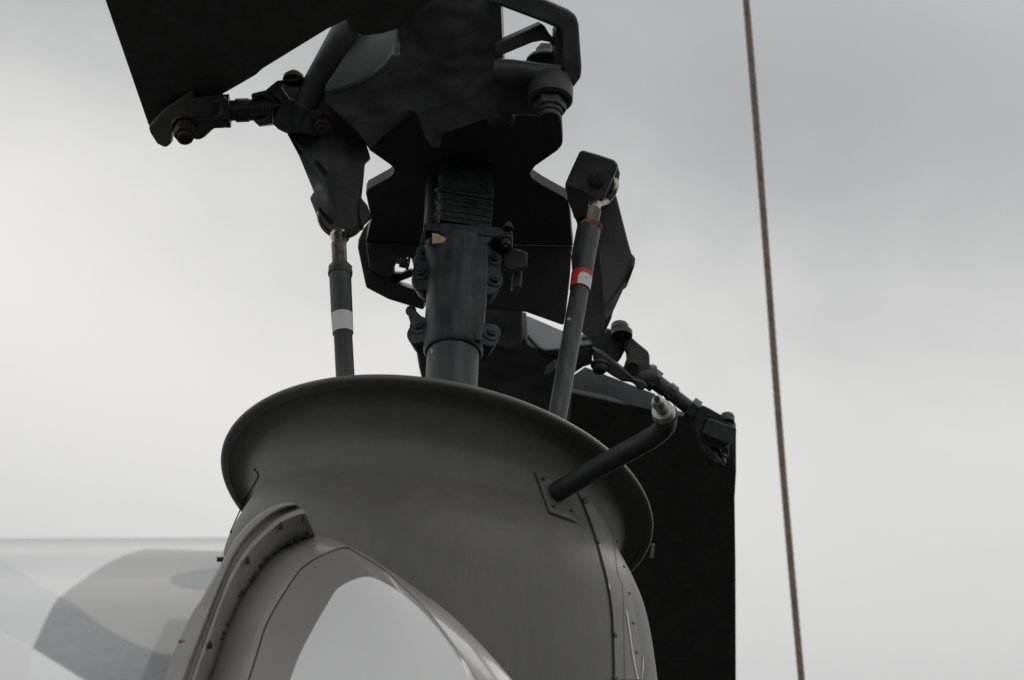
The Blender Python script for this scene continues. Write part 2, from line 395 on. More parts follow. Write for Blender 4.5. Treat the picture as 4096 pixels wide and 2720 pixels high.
MB_().turned(e0 + td * .0395, td, [(0, .0036), (.0016, .0036)], 14).build('nozzle_bore_shade', SEAM_HOLE, dh)  # black disc painting the shade inside the nozzle hole
MB_().torus(e0 - td * .006, td, .0138, .0018).build('hose_clamp', BOLT, dh)

# ================================================================== rotor mast
ms = thing('rotor_mast', MB - MA * .1, 'slate grey rotor mast tube with bolted clamp sleeve and taped laminated block', 'mast')
mz = MA; mxx = (CX - mz * CX.dot(mz)).normalized(); myy = mz.cross(mxx)      # myy points away from camera
ym = lambda y: mast(E((500, y))[0][1])
r_t = 207 * .5102 / FP * 4.07
MB_().tube([MB - MA * .12, ym(1080)], r_t, 48).build('mast_tube', TUBEM, ms)
tq = [o_ for o_ in ms.children if o_.name.startswith('mast_tube')][0].data
tb_ = BVHTree.FromPolygons([v_.co.copy() for v_ in tq.vertices], [list(p_.vertices) for p_ in tq.polygons])
CHIP = mat('bare_primer', (.5, .46, .36), .7, vary=.15)
for x, y, a_, b_ in ((345, 1183, 14, 22), (299, 1285, 5, 26), (316, 1307, 6, 8), (367, 1236, 5, 5), (640, 1150, 5, 4)):
    pr = []
    for q_ in range(9):
        c_ = E((x + a_ * cos(q_ * .7) * random.uniform(.7, 1.1), y + b_ * sin(q_ * .7) * random.uniform(.7, 1.1)))[0]; h_ = tb_.ray_cast(CAM, ray(c_).normalized())
        if h_[0] is not None: pr.append(h_[0] - CF * .0006)
    if len(pr) > 3: MB_().add(pr, [list(range(len(pr)))]).build('paint_chip', CHIP, ms)
r_s = 238 * .5102 / FP * 4.1
sl = MB_(); b0 = ym(1205); b1 = ym(455); ln = (b1 - b0).length
sl.turned(b0, MA, [(0, r_s * .93), (.004, r_s), (.02, r_s * 1.01), (ln * .45, r_s), (ln * .8, r_s), (ln * .92, r_s * 1.06), (ln, r_s * 1.2), (ln + .012, r_s * 1.22)], 56)
sl.build('clamp_sleeve', SLEEVE, ms)
dS = depth(ym(700))
def msf(y, off): return (ym(y) - CF * off, (-CF * .75 - CU * .35).normalized())
# front rib of the sleeve
plate('sleeve_rib', E((625, 460), (660, 330), (790, 340), (780, 745), (735, 1100), (690, 1105), (610, 900)), (ym(700) - CF * (r_s * 1.02), (-CF + MA * .5).normalized()), .02, SLEEVE, ms, .006)
fl = plate('top_flange', E((278, 192), (300, 172), (450, 172), (700, 195), (880, 208), (968, 235), (990, 265), (965, 294), (860, 290), (700, 272), (450, 258), (285, 236)), (ym(330) - CF * (r_s * 1.25), (-CF + MA * .5).normalized()), .075, SLEEVE, ms, .003)
plate('flange_neck', E((370, 240), (860, 270), (820, 308), (780, 345), (760, 400), (700, 470), (640, 500), (560, 470), (480, 400), (452, 310), (370, 262)), (ym(360) - CF * (r_s * 1.08), (-CF + MA * .3).normalized()), .06, SLEEVE, ms, .006)
earL = plate('clamp_ear', E((300, 345), (372, 345), (372, 660), (290, 720), (205, 695), (175, 625), (200, 560), (192, 470), (235, 385)), (ym(540) - CF * r_s * .55, (-CF + MA * .5 - CX * .25).normalized()), .03, SLEEVE, ms, .004, 1)
earR = plate('clamp_ear', E((745, 372), (840, 385), (912, 450), (888, 535), (915, 610), (885, 690), (835, 745), (745, 745)), (ym(560) - CF * r_s * .55, (-CF + MA * .5 + CX * .2).normalized()), .03, SLEEVE, ms, .004, 1)
earl = plate('clamp_ear', E((160, 848), (205, 848), (280, 925), (350, 905), (350, 1085), (200, 1138), (152, 1085), (150, 1030), (182, 980), (158, 900)), (ym(1000) - CF * r_s * .55, (-CF + MA * .5 - CX * .25).normalized()), .03, SLEEVE, ms, .004, 1)
earr = plate('clamp_ear', E((690, 945), (830, 962), (888, 1035), (870, 1105), (822, 1168), (690, 1110)), (ym(1030) - CF * r_s * .55, (-CF + MA * .5 + CX * .2).normalized()), .03, SLEEVE, ms, .004, 1)
for x, y, r, yy, sx in ((292, 405, 40, 540, -.25), (268, 562, 44, 540, -.25), (250, 985, 44, 1000, -.25), (838, 458, 36, 560, .2), (838, 622, 40, 560, .2), (815, 1038, 42, 1030, .2)):
    n = (-CF + MA * .5 + CX * sx).normalized(); p = cut(E((x, y))[0], ym(yy) - CF * r_s * .55, n); k = .5102 / FP * 4.05
    hexbolt(p + n * .001, n, r * k, .0055, SLEEVE, ms, 'bolt', 1.8, .5)
hexbolt(at(E((185, 870))[0], dS - .005), (-CF - CX * .3).normalized(), .0055, .008, SLEEVE, ms)
hexbolt(at(E((165, 500))[0], dS + .01), (-CX + CU * .2).normalized(), .007, .012, BOLT, ms)
hexbolt(at(E((930, 300))[0], dS - .02), -MA, .006, .011, BOLT, ms, 'flange_bolt', 1.3)
hexbolt(at(E((945, 225))[0], dS - .015), MA, .0055, .008, BOLT, ms, 'flange_bolt', 1.3)
# laminated square block, turned a little about the mast, wrapped in crinkled tape
ph = radians(13); ex = mxx * cos(ph) + myy * sin(ph); ey = -mxx * sin(ph) + myy * cos(ph)
yD = lambda y: mast(D((1290, y + 132))[0][1])
rows = [(895, 845, 1.0), (841, 790, 1.0), (786, 722, 1.005), (718, 668, 1.0), (664, 640, 1.01), (636, 606, 1.0), (600, 560, 1.035), (556, 535, 1.02), (531, 462, 1.0), (458, 235, .985)]
hw = 275 * .3827 / FP * 4.2
for i, (y0, y1, sc_) in enumerate(rows):
    a, b = yD(y0), yD(y1); q = MB_(); vs = []
    sh = mxx * ((1290 - 1290) * 0) + mxx * random.uniform(-.0006, .0006)
    for c in (a, b):
        for sx, sy in ((-1, -1), (1, -1), (1, 1), (-1, 1)):
            vs.append(c + sh + mxx * .001 + ex * sx * hw * sc_ + ey * sy * hw * sc_)
    q.add(vs, [[0, 1, 2, 3], [4, 5, 6, 7], [0, 1, 5, 4], [1, 2, 6, 5], [2, 3, 7, 6], [3, 0, 4, 7]]).build('laminate', TAPE, ms, .0012)
    if i < len(rows) - 1:                                # dark core between the layers
        c2 = yD(rows[i + 1][0]); vs = [c + ex * sx * hw * .97 + ey * sy * hw * .97 for c in (b, c2) for sx, sy in ((-1, -1), (1, -1), (1, 1), (-1, 1))]
        MB_().add(vs, [[0, 1, 5, 4], [1, 2, 6, 5], [2, 3, 7, 6], [3, 0, 4, 7]]).build('core_layer', SEAM_HOLE, ms)
# crumpled loose tape along the left corner, pale colour painting its glints
random.seed(3); c = yD(560) - ex * hw * 1.01 - ey * hw * .9
q = MB_()
for i in range(40):
    p = yD(random.uniform(470, 850)) - ex * hw * 1.02 + ey * random.uniform(-1, .1) * hw; s_ = random.uniform(.003, .008)
    u = (MA * random.uniform(.3, 1) + ey * random.uniform(-1, 1)).normalized(); v2 = (-ex * random.uniform(.2, 1) + ey * random.uniform(-.8, .8)).normalized()
    q.add([p, p + u * s_, p + u * s_ * .7 + v2 * s_ * .7, p + v2 * s_ * .5], [[0, 1, 2], [0, 2, 3]])
tag(q.build('crumpled_tape', mat('pale_glint_tape', (.2, .21, .21), .18, vary=.5), ms), None, None, kind='stuff')
MB_().tube([mast(D((1, 1010))[0][1]) - mxx * .040 + myy * .005, mast(D((1, 250))[0][1]) - mxx * .0415 + myy * .015], .009, 20).build('standpipe', CUP, ms)
plate('foam_pad', E((350, 258), (395, 268), (458, 302), (440, 335), (350, 345)), facing(E((400, 300))[0], d=dS - .045), .012, FOAM, ms, .001)
plate('foam_pad', E((370, 155), (410, 128), (418, 150), (385, 172)), facing(E((400, 150))[0], d=dS + .0), .01, RUSTB, ms, .001)
plate('sleeve_shim', E((255, 350), (275, 240), (300, 232), (300, 350)), facing(E((275, 300))[0], d=dS - .01), .02, SLEEVE, ms, .002)

# ================================================================== yoke
yk = thing('rotor_yoke', HUB, 'flat black rotor yoke plate with notched sides on top of the mast', 'rotor hub')
yo = B((680, 1090), (832, 1196), (862, 1225)) + D((457, 345), (440, 372), (400, 402), (240, 490), (185, 520), (165, 560), (200, 740), (222, 830), (165, 1075), (2330, 1110), (2318, 1000), (2300, 760), (2283, 640), (2250, 608), (2010, 475), (1905, 405), (1884, 362), (1895, 330)) + B((1892, 1208), (2050, 1098), (2082, 1062), (2090, 1035), (2080, 852), (1672, 838), (1100, 760), (900, 900))
plate('yoke_plate', yo, (HUB, MA), .017, YOKE, yk, .0015, up=True)
k = .5506 / FP * 4.15
MB_().turned(mast(D((1, 300))[0][1]), MA, [(-.006, .075), (.012, .078)], 48).build('hub_disc', YOKE, yk, .002)
# far fitting below the yoke
fo = D((165, 1075), (2330, 1105)) + Fz((440, 850), (432, 1000), (400, 1300), (382, 1386), (105, 1288)) + E((1040, 875), (880, 860), (500, 860), (280, 800)) + D((690, 1430), (640, 1230), (600, 1225), (560, 1265), (475, 1297), (455, 1365), (440, 1440), (330, 1420), (200, 1330))
plate('far_fitting', fo, facing(D((1300, 1090))[0], 0, -.15, 0), .07, YOKE, yk, .003)
ff = facing(D((200, 1200))[0], -.1, -.2, 0)
plate('fork_frame', D((222, 825), (140, 925), (85, 1045), (78, 1130), (165, 1545)) + E((5, 780), (282, 865), (282, 740), (212, 704), (45, 652), (20, 620), (46, 575)) + D((440, 1370), (330, 1300), (200, 1150), (190, 1000)), ff, .03, YOKE, yk, .003)
plate('fork_web', E((44, 575), (100, 580), (180, 548), (200, 600), (60, 655), (30, 640)), (ff[0] + CF * .012, ff[1]), .02, YOKE, yk, .002)
plate('fork_cap', D((218, 832), (205, 900), (165, 1100), (120, 1210), (128, 1150), (175, 1000), (180, 880)), (ff[0] - CF * .004, (-CF + CU * .4 - CX * .5).normalized()), .01, CUP, yk, .001)
pb = at(D((330, 1300))[0], depth(ff[0]) - .005)
MB_().turned(pb, -MA, [(-.02, .018), (.0, .018), (.003, .016), (.008, .016), (.0085, .013), (.013, .013)], 24).build('fork_bolt', RUBBER, yk)
plate('stop_block', E((900, 385), (985, 375), (1060, 395), (1100, 410), (1092, 535), (975, 565), (905, 545)), facing(E((1000, 450))[0], d=dS + .03), .03, YOKE, yk, .004)
plate('stop_bracket', E((985, 560), (1060, 545), (1050, 680), (975, 695)), facing(E((1020, 620))[0], .1, .25, d=dS + .06), .02, CUP, yk, .003)
plate('stop_foot', E((985, 372), (1050, 385), (1060, 400), (1020, 412)), facing(E((1020, 390))[0], .1, .6, d=dS + .03), .01, CUP, yk, .002)

# ------------------------------------------------------------------ near fork on the yoke's right
bf_ = thing('blade_fork', pl(B((1985, 800))[0]), 'open dark fork frame with large bolt on the yoke, clear sky behind it', 'fork')
ff2 = facing(B((2000, 450))[0], .15, -.25, 0)
plate('fork_frame', B((1560, -30), (1900, -30), (1975, 0), (2130, 68), (2190, 110), (2210, 180), (2232, 490), (2226, 565), (2165, 645), (2090, 650), (2096, 560), (2092, 250), (2070, 215), (1945, 160), (1640, 46), (1560, 20)), ff2, .035, GRIP, bf_, .005)
plate('fork_web', B((2036, 340), (2040, 215), (2100, 210), (2112, 570), (2040, 585)), (ff2[0] + CF * .012, ff2[1]), .03, YOKE, bf_, .003)
plate('fork_strut', B((1600, 325), (1655, 300), (1940, 172), (1962, 192), (1990, 240), (2045, 300), (2040, 360), (2000, 308), (1940, 297), (1870, 310), (1662, 396), (1600, 420)), (ff2[0] + CF * .02, ff2[1]), .025, YOKE, bf_, .002)
plate('strut_edge', B((1600, 322), (1655, 298), (1940, 172), (1958, 190), (1935, 205), (1662, 322), (1600, 348)), (ff2[0] + CF * .019, (-CF + CU * .5).normalized()), .004, mat('worn_brown_edge', (.12, .085, .065), .6, vary=.4), bf_, .0008)
am = MB_(); a0, a1 = at(B((1600, 520))[0], depth(ff2[0]) + .02), at(B((2080, 530))[0], depth(ff2[0]) + .005)
am.tube([a0, a0.lerp(a1, .3), a0.lerp(a1, .7), a1], [95 * k, 92 * k, 66 * k, 58 * k], 28).build('fork_arm', GRIP, bf_)
plate('fork_root', B((1600, 560), (1860, 590), (2060, 590), (2165, 645), (2160, 735), (2100, 838), (2080, 850), (1660, 836), (1600, 800)), (ff2[0] + CF * .025, (-CF - CU * .5).normalized()), .03, YOKE, bf_, .004)
c1 = at(B((1965, 448))[0], depth(ff2[0]) + .06)
bt = MB_(); bt.turned(c1, MA, [(-.006, 150 * k), (0, 140 * k), (.004, 122 * k), (.0085, 74 * k)], 32); bt.turned(c1 + MA * .0085, MA, [(0, 72 * k), (.013, 74 * k), (.0145, 66 * k)], 6)
bt.build('bolt', GRIP, bf_, .0006)
c2 = at(B((2003, 640))[0], depth(ff2[0]) + .012)
DARKC = mat('dark_boss_paint', (.042, .043, .045), .5, vary=.25)
bt = MB_(); bt.turned(c2, -MA, [(-.012, 148 * k), (0, 160 * k), (.006, 163 * k), (.02, 160 * k), (.023, 135 * k)], 40); bt.turned(c2 - MA * .023, -MA, [(0, 118 * k), (.012, 118 * k), (.014, 100 * k)], 6); bt.turned(c2 - MA * .036, -MA, [(0, 90 * k), (.006, 90 * k), (.0065, 78 * k), (.013, 78 * k), (.0145, 70 * k)], 32)
bt.build('bolt_nut', DARKC, bf_, .0008)

# ================================================================== near blade, grip, strut and drag brace
nb = thing('rotor_blade', pl(Q((500, 200))[0], .03), 'wide black rotor blade with skewed root end above the turnbuckle', 'blade')
bo = [(150, -780)] + A((40, 0), (415, 1085), (600, 1100), (800, 1000), (840, 880), (1060, 812), (1340, 650), (1395, 598), (1955, 255), (2110, 180)) + B((540, 225), (600, 258), (660, 264), (780, 250), (895, 215), (1000, 105), (1200, -30)) + [(2000, -780)]
plate('blade_skin', bo, (HUB + MA * .03, MA), .035, BLADE, nb, .003, up=True)
ng = thing('blade_grip', pl(B((1200, 500))[0], -.05), 'dark lumpy blade grip casting hanging before the yoke, cut with a hooked lower edge', 'blade grip', )
go = B((885, 205), (960, 120), (1160, -40), (1640, -40), (1652, 300), (1664, 560), (1672, 690), (1674, 900), (1650, 918), (1600, 872), (1560, 862), (1205, 982), (1205, 1050), (1190, 1075), (1165, 1084), (1140, 1068), (1095, 1010), (1040, 855), (1012, 818), (985, 805), (955, 812), (915, 835), (840, 935), (770, 1010), (720, 1065), (685, 1090), (640, 1030), (600, 960), (420, 800), (375, 750), (362, 690), (358, 655), (470, 632), (600, 595), (700, 545), (790, 475), (850, 395), (905, 410), (905, 320))
gp = (pl(B((1200, 990))[0], -.03), (-CF * .75 - MA * .75).normalized())
GRIP2 = mat('grip_casting_paint', (.15, .153, .163), .5, vary=.35, scale=16, bump=.3, bscale=70, lump=2.2, spots=(60, .7), spot_col=(.07, .068, .066))
gobj = plate('grip_casting', go, gp, .07, GRIP2, ng, .006)
# raised rib and pad of the casting
plate('grip_strap', B((880, 206), (965, 90), (1150, -40), (1190, -40), (1000, 135)), (gp[0] + gp[1] * .003, (gp[1] + CU * .5).normalized()), .012, CUP, ng, .002)
MB_().turned(cut(B((1645, 860))[0], gp[0], gp[1]), -MA, [(-.02, .018), (.004, .018), (.008, .013)], 24).build('grip_stud', YOKE, ng)
plate('grip_cup', B((600, 255), (560, 300), (440, 500), (360, 620), (365, 668), (480, 640), (600, 600), (740, 522), (850, 420), (912, 400), (905, 300), (885, 190), (700, 200)), (pl(B((640, 600))[0], .0), (-CF + CU * .55 + CX * -.1).normalized()), .01, CUP, ng, .003)
plate('grip_shoulder', A((1830, 640), (2000, 690), (2400, 760), (2380, 1270), (2200, 1200), (1950, 1000), (1750, 920)), (at(A((1950, 900))[0], depth(pl(A((1950, 900))[0], 0)) + .045), (-CF - CX * .2).normalized()), .03, GRIP, ng, .004)
plate('cup_lip', B((356, 655), (470, 630), (600, 590), (700, 540), (790, 468), (850, 385), (866, 392), (800, 495), (710, 565), (600, 618), (470, 660), (368, 696)), (at(B((640, 600))[0], depth(cut(B((640, 600))[0], *gp)) - .006), (-CF * .9 + gp[1] * .6 + CU * .25).normalized()), .01, CUP, ng, .001)

kA = .4659 / FP * 4.05
db = thing('drag_brace', pl(A((1250, 940))[0]), 'grey turnbuckle drag brace between the skewed blade end and the strut, against bright sky', 'drag brace')
dd = depth(pl(A((1300, 940))[0], 0))
fa = lambda off=0, nx=0, ny=0: (at(A((1300, 940))[0], dd + off), (-CF + CX * nx + CU * ny).normalized())
plate('blade_lug', A((800, 760), (838, 1005), (780, 1000), (680, 1040), (620, 1120), (608, 1235), (560, 1270), (490, 1235), (430, 1140), (415, 1085), (540, 950), (640, 880)), fa(.02, 0, -.2), .03, BLADE, db, .003)
plate('clevis', A((760, 1012), (985, 1005), (1030, 960), (1012, 910), (950, 885), (1055, 818), (1098, 862), (1132, 940), (1120, 1000), (1070, 1100), (970, 1102), (870, 1195), (820, 1200), (760, 1150)), fa(-.015, 0, -.1), .03, LINK, db, .003)
plate('clevis_back', A((780, 840), (1060, 802), (1075, 960), (985, 1020), (780, 1030)), fa(.012), .02, YOKE, db, .002)
hexbolt(at(A((730, 1080))[0], dd - .03), (-MA * .8 - CF * .3 + CX * .1).normalized(), 100 * kA, .022, RUST, db, 'rusty_bolt', 1.2, .7)
tA = lambda x, y, o=0: at(A((x, y))[0], dd + o)
MB_().turned(tA(1050, 955), (tA(1150, 950) - tA(1050, 955)).normalized(), [(0, 148 * kA), (70 * kA, 152 * kA)], 6).build('lock_nut', LINK, db, .001)
MB_().tube([tA(1060, 952), tA(1160, 948), tA(1165, 948), tA(1280, 944), tA(1285, 944), tA(1480, 935)], [92 * kA, 92 * kA, 103 * kA, 103 * kA, 96 * kA, 98 * kA], 28).build('barrel', LINK, db)
MB_().turned(tA(1165, 948), (tA(1280, 944) - tA(1165, 948)).normalized(), [(0, 108 * kA), (118 * kA, 108 * kA)], 6).build('barrel_hex', LINK, db, .001)
plate('hex_plate', A((1292, 832), (1305, 800), (1425, 772), (1470, 790), (1560, 895), (1525, 900), (1462, 920), (1480, 1060), (1362, 1082), (1315, 1030), (1400, 1015), (1460, 930), (1440, 840), (1390, 820)), fa(-.012), .02, GRIP, db, .002)
plate('hex_face', A((1300, 830), (1425, 772), (1560, 895), (1500, 1065), (1362, 1080), (1310, 1030)), fa(.012), .02, YOKE, db, .002)
plate('fork', A((1420, 774), (1520, 692), (1600, 682), (1722, 668), (1692, 704), (1552, 704), (1545, 722), (1560, 760), (1620, 840), (1680, 905), (1735, 942), (1810, 945), (1900, 932), (1942, 912), (1985, 960), (1995, 1020), (1980, 1120), (1900, 1165), (1800, 1155), (1690, 1145), (1590, 1140), (1530, 1110), (1478, 1058), (1560, 890), (1470, 790)), fa(-.03, 0, -.05), .035, LINK, db, .004)
plate('fork_back', A((1430, 775), (1530, 694), (1715, 670), (1800, 800), (1830, 960), (1640, 960), (1480, 1050)), fa(.025), .02, YOKE, db, .002)
MB_().turned(tA(1660, 690, -.02), MA, [(0, 95 * kA), (.006, 90 * kA), (.013, 45 * kA)], 24).build('pin_head', RUST, db)
hexbolt(tA(1915, 1065, -.032), (-MA * .6 - CF * .6).normalized(), 80 * kA, .016, RUST, db, 'rusty_bolt', 1.3, .6)
st = thing('blade_strut', pl(A((1750, 900))[0]), 'thick smooth dark rod slanting from the fork up under the wide blade', 'strut')
s0, s1 = tA(1740, 930, -.012), at(A((2170, 150))[0], depth(pl(A((2170, 150))[0], .09)))
MB_().tube([s0, s0.lerp(s1, .5), s1], [118 * kA, 122 * kA, 126 * kA], 32).build('rod', GRIP, st)
MB_().torus(s0.lerp(s1, .02), (s1 - s0), 112 * kA, 14 * kA).build('rod_collar', GRIP, st)

# ------------------------------------------------------------------ pitch horns
kC = .3826 / FP * 4.08
dh0 = depth(pl(C((700, 500))[0], -.05)) - .02
hn = thing('pitch_horn', at(C((820, 1140))[0], dh0), 'tapered faceted dark pitch horn under the fork, above the white-banded rod', 'pitch horn')
Cp = lambda x, y, o=0: (C((x, y))[0], dh0 + o)
VV = [Cp(230, 40, -.03), Cp(380, 320, -.012), Cp(520, 660, .02), Cp(530, 705, .022), Cp(494, 765, .025), Cp(575, 975, .03),   # 0-5 left edge
      Cp(660, 960, .0), Cp(800, 1040, -.01), Cp(760, 860, -.012), Cp(685, 640, -.02), Cp(640, 560, -.02), Cp(450, 300, -.015), Cp(270, 60, -.01),   # 6-12 ridge
      Cp(810, 1142, -.005), Cp(910, 1132, .0), Cp(1070, 1030, .012), Cp(1132, 965, .018), Cp(1088, 832, .02), Cp(1025, 755, .012), Cp(1045, 580, .01), Cp(1062, 400, .01), Cp(1122, 345, .02), Cp(1100, 262, .02), Cp(960, -120, .03), Cp(640, -160, .01), Cp(640, 300, -.012), Cp(720, 1110, .0)]
FF = [[0, 12, 11, 1], [1, 11, 10, 2], [2, 10, 9, 3], [3, 9, 8, 4], [4, 8, 6, 5], [8, 7, 6], [5, 6, 7, 13, 26], [12, 24, 25, 11], [11, 25, 10], [25, 20, 19, 10], [10, 19, 18, 9], [9, 18, 8], [8, 18, 15, 7], [7, 15, 14, 13], [18, 17, 16, 15], [24, 23, 22, 25], [25, 22, 21, 20]]
relief('horn_casting', VV, FF, .03, GRIP, hn, .003)
q = MB_(); q.tube([at(*Cp(270, 85, -.012)), at(*Cp(450, 295, -.017)), at(*Cp(560, 430, -.02)), at(*Cp(665, 590, -.022))], [14 * kC, 20 * kC, 24 * kC, 20 * kC], 12).build('horn_ridge', CUP, hn)
MB_().tube([at(*Cp(665, 590, -.022)), at(*Cp(720, 760, -.018)), at(*Cp(800, 1030, -.012))], [16 * kC, 8 * kC, 10 * kC], 10).build('horn_ridge', GRIP, hn)
plate('horn_slot_shade', C((550, 362), (575, 370), (650, 455), (690, 530), (665, 525), (590, 440)), (at(*Cp(620, 450, -.026)), (-CF + CX * -.1).normalized()), .004, SEAM_HOLE, hn, .001, 1)  # black insets paint the shade inside the slots
plate('horn_slot_shade', C((585, 850), (620, 870), (715, 1010), (715, 1050), (640, 980), (590, 900)), (at(*Cp(650, 950, -.006)), (-CF).normalized()), .004, SEAM_HOLE, hn, .001, 1)
plate('horn_lug', C((1030, 760), (1085, 832), (1132, 960), (1075, 1028), (1052, 1100), (1045, 1050), (1010, 930), (1015, 830)), (at(*Cp(1060, 900, .006)), (-CF + CU * .1 + CX * .3).normalized()), .015, GRIP, hn, .002)

kF = .5357 / FP * 4.2
dF = depth(pl(Fz((620, 300))[0], -.03))
h2 = thing('pitch_horn', at(Fz((650, 1475))[0], dF), 'dark pitch horn with rounded block head, beside the red-banded rod', 'pitch horn')
Fp = lambda x, y, o=0: (Fz((x, y))[0], dF + o)
plate('head_block', Fz((497, 92), (508, 80), (525, 77), (640, 110), (755, 148), (785, 180), (775, 225), (680, 442), (640, 448), (575, 425), (520, 388), (415, 352), (390, 330), (440, 215)), (at(*Fp(600, 270, -.02)), (-CF - CX * .12 - CU * .05).normalized()), .014, GRIP, h2, .004)
plate('head_cheek', Fz((640, 110), (755, 148), (786, 182), (804, 250), (782, 370), (745, 450), (600, 560), (470, 590), (420, 430), (395, 335), (470, 200)), (at(*Fp(600, 270, .03)), (-CF + CX * .05).normalized()), .02, GRIP, h2, .003)
plate('head_web', Fz((497, 92), (525, 77), (640, 110), (600, 230), (480, 300), (395, 335), (440, 215)), (at(*Fp(600, 270, -.015)), (-CF - CX * .12 - CU * .05).normalized()), .05, GRIP, h2, .003)
hexbolt(at(*Fp(622, 300, -.022)), (-CF - CX * .12 - CU * .05).normalized(), 46 * kF, .006, RUST, h2, 'rusty_bolt', 1.25, .4)
VV = [Fp(395, 335, .05), Fp(415, 440, .05), Fp(470, 580, .05), Fp(488, 625, .05), Fp(455, 780, .05), Fp(440, 870, .05), Fp(470, 1250, .04), Fp(510, 1430, .03), Fp(570, 1482, .02), Fp(650, 1476, .01),
      Fp(640, 770, .035), Fp(665, 1000, .03), Fp(692, 1245, .015), Fp(690, 1440, .01), Fp(740, 1330, .03), Fp(772, 1195, .035), Fp(820, 1118, .04), Fp(850, 1105, .04), Fp(912, 940, .045), Fp(920, 880, .045), Fp(890, 848, .045), Fp(868, 775, .045), Fp(772, 400, .045), Fp(600, 400, .045)]
FF = [[0, 1, 23], [1, 2, 3, 10, 23], [3, 4, 5, 10], [5, 6, 11, 10], [6, 7, 12, 11], [7, 8, 9, 13, 12], [23, 10, 21, 22], [10, 11, 19, 20, 21], [11, 12, 18, 19], [12, 13, 14, 15, 16, 17, 18]]
relief('horn_casting', VV, FF, .03, YOKE, h2, .003)
MB_().tube([at(*Fp(642, 770, .033)), at(*Fp(667, 1000, .028)), at(*Fp(692, 1245, .012)), at(*Fp(690, 1440, .008))], [6 * kF, 8 * kF, 11 * kF, 14 * kF], 10).build('horn_ridge', GRIP, h2)
plate('horn_slot_shade', Fz((895, 935), (905, 950), (885, 1020), (855, 1068), (848, 1055), (870, 985)), (at(*Fp(880, 1000, .022)), (-CF + CX * .4).normalized()), .004, SEAM_HOLE, h2, .001, 1)  # slots are black insets, their inner shade put into the colour
plate('horn_slot_shade', Fz((735, 1300), (738, 1330), (715, 1390), (690, 1420), (685, 1400), (705, 1345)), (at(*Fp(712, 1360, .004)), (-CF + CX * .4).normalized()), .004, SEAM_HOLE, h2, .001, 1)
plate('horn_facet', Fz((905, 880), (918, 890), (910, 940), (850, 1105), (820, 1118), (772, 1195), (740, 1330), (690, 1440), (700, 1250), (780, 1150), (850, 1040)), (at(*Fp(800, 1150, .022)), (-CF + CX * .5 + CU * .1).normalized()), .012, GRIP, h2, .002)

# ------------------------------------------------------------------ pitch links
def threads(q, p0, p1, r, n):
    for i in range(n):
        c = p0.lerp(p1, (i + .5) / n); q.torus(c, p1 - p0, r, r * .13, 20, 6)
    q.tube([p0, p1], r * .98, 20)
lk = thing('pitch_link', at(Q((797, 900))[0], 3.93), 'slim grey pitch link rod with one white band, leaning from cowling to horn', 'pitch link', 'pitch links beside the mast')
qp = lambda x, y, d: at(Q((x, y))[0], d)
dl = lambda y: 3.93 + (900 - y) / 370 * .12
P = lambda x, y: qp(x, y, dl(y))
kq = 1.7349 / FP * 3.98
MB_().tube([P(799, 960), P(797, 890), P(790.8, 768), P(790.7, 766)], [21.5 * kq] * 3 + [23 * kq], 28).build('rod', LINK, lk)
MB_().tube([P(788.4, 727), P(785, 650), P(784.5, 634)], [25.2 * kq, 25.6 * kq, 26 * kq], 28).build('rod_sleeve', LINK, lk)
MB_().tube([P(790.8, 769), P(788.3, 726)], [24.2 * kq, 25.4 * kq], 28, caps=False).build('white_band', WHITE, lk)
MB_().turned(P(784, 635), MA, [(0, 28 * kq), (.003, 29 * kq), (.008, 28 * kq)], 24).build('lock_ring', BOLT, lk)
MB_().turned(P(784, 625), MA, [(0, 28 * kq), (.0085, 28 * kq)], 6).build('lock_nut', mat('greenish_nut', (.1, .095, .07), .5, .5, vary=.5, scale=120), lk, .0008)
q = MB_(); threads(q, P(783.5, 618), P(781, 560), 16 * kq, 14); q.build('threaded_shank', STEEL, lk)
cE = at(*Cp(825, 935, .03))
q = MB_(); q.torus(cE, (-CF + CX * .25 + CU * .1).normalized(), 238 * kC, 34 * kC, 40, 12)
q.tube([P(781, 562), P(781, 548), cE - CU * 225 * kC - CX * .002], [16 * kq, 17 * kq, 25 * kq], 20); q.build('rod_end', STEEL, lk)

l2 = thing('pitch_link', qp(1285, 960, 3.98), 'weathered grey pitch link rod with chipped red and white band', 'pitch link', 'pitch links beside the mast')
d2 = lambda y: 3.98 + (960 - y) / 560 * (dF + .005 - 3.98)
R = lambda x, y, o=0: qp(x, y, d2(y) + o)
k2 = 1.7349 / FP * 4.1
tax = (R(1366, 540) - R(1285, 960)).normalized()
MB_().tube([R(1273, 1030), R(1286, 955), R(1336.5, 668)], [21.5 * k2, 21.5 * k2, 21.5 * k2], 28).build('rod', LINK, l2)
MB_().tube([R(1341, 640), R(1354, 560), R(1360.5, 527)], [24 * k2, 25.5 * k2, 25.5 * k2], 28).build('rod_sleeve', LINK, l2)
b0, b1 = R(1336.3, 668), R(1342, 632)
MB_().tube([b0, b1], [23.6 * k2, 24.9 * k2], 28).build('red_band', RED, l2)
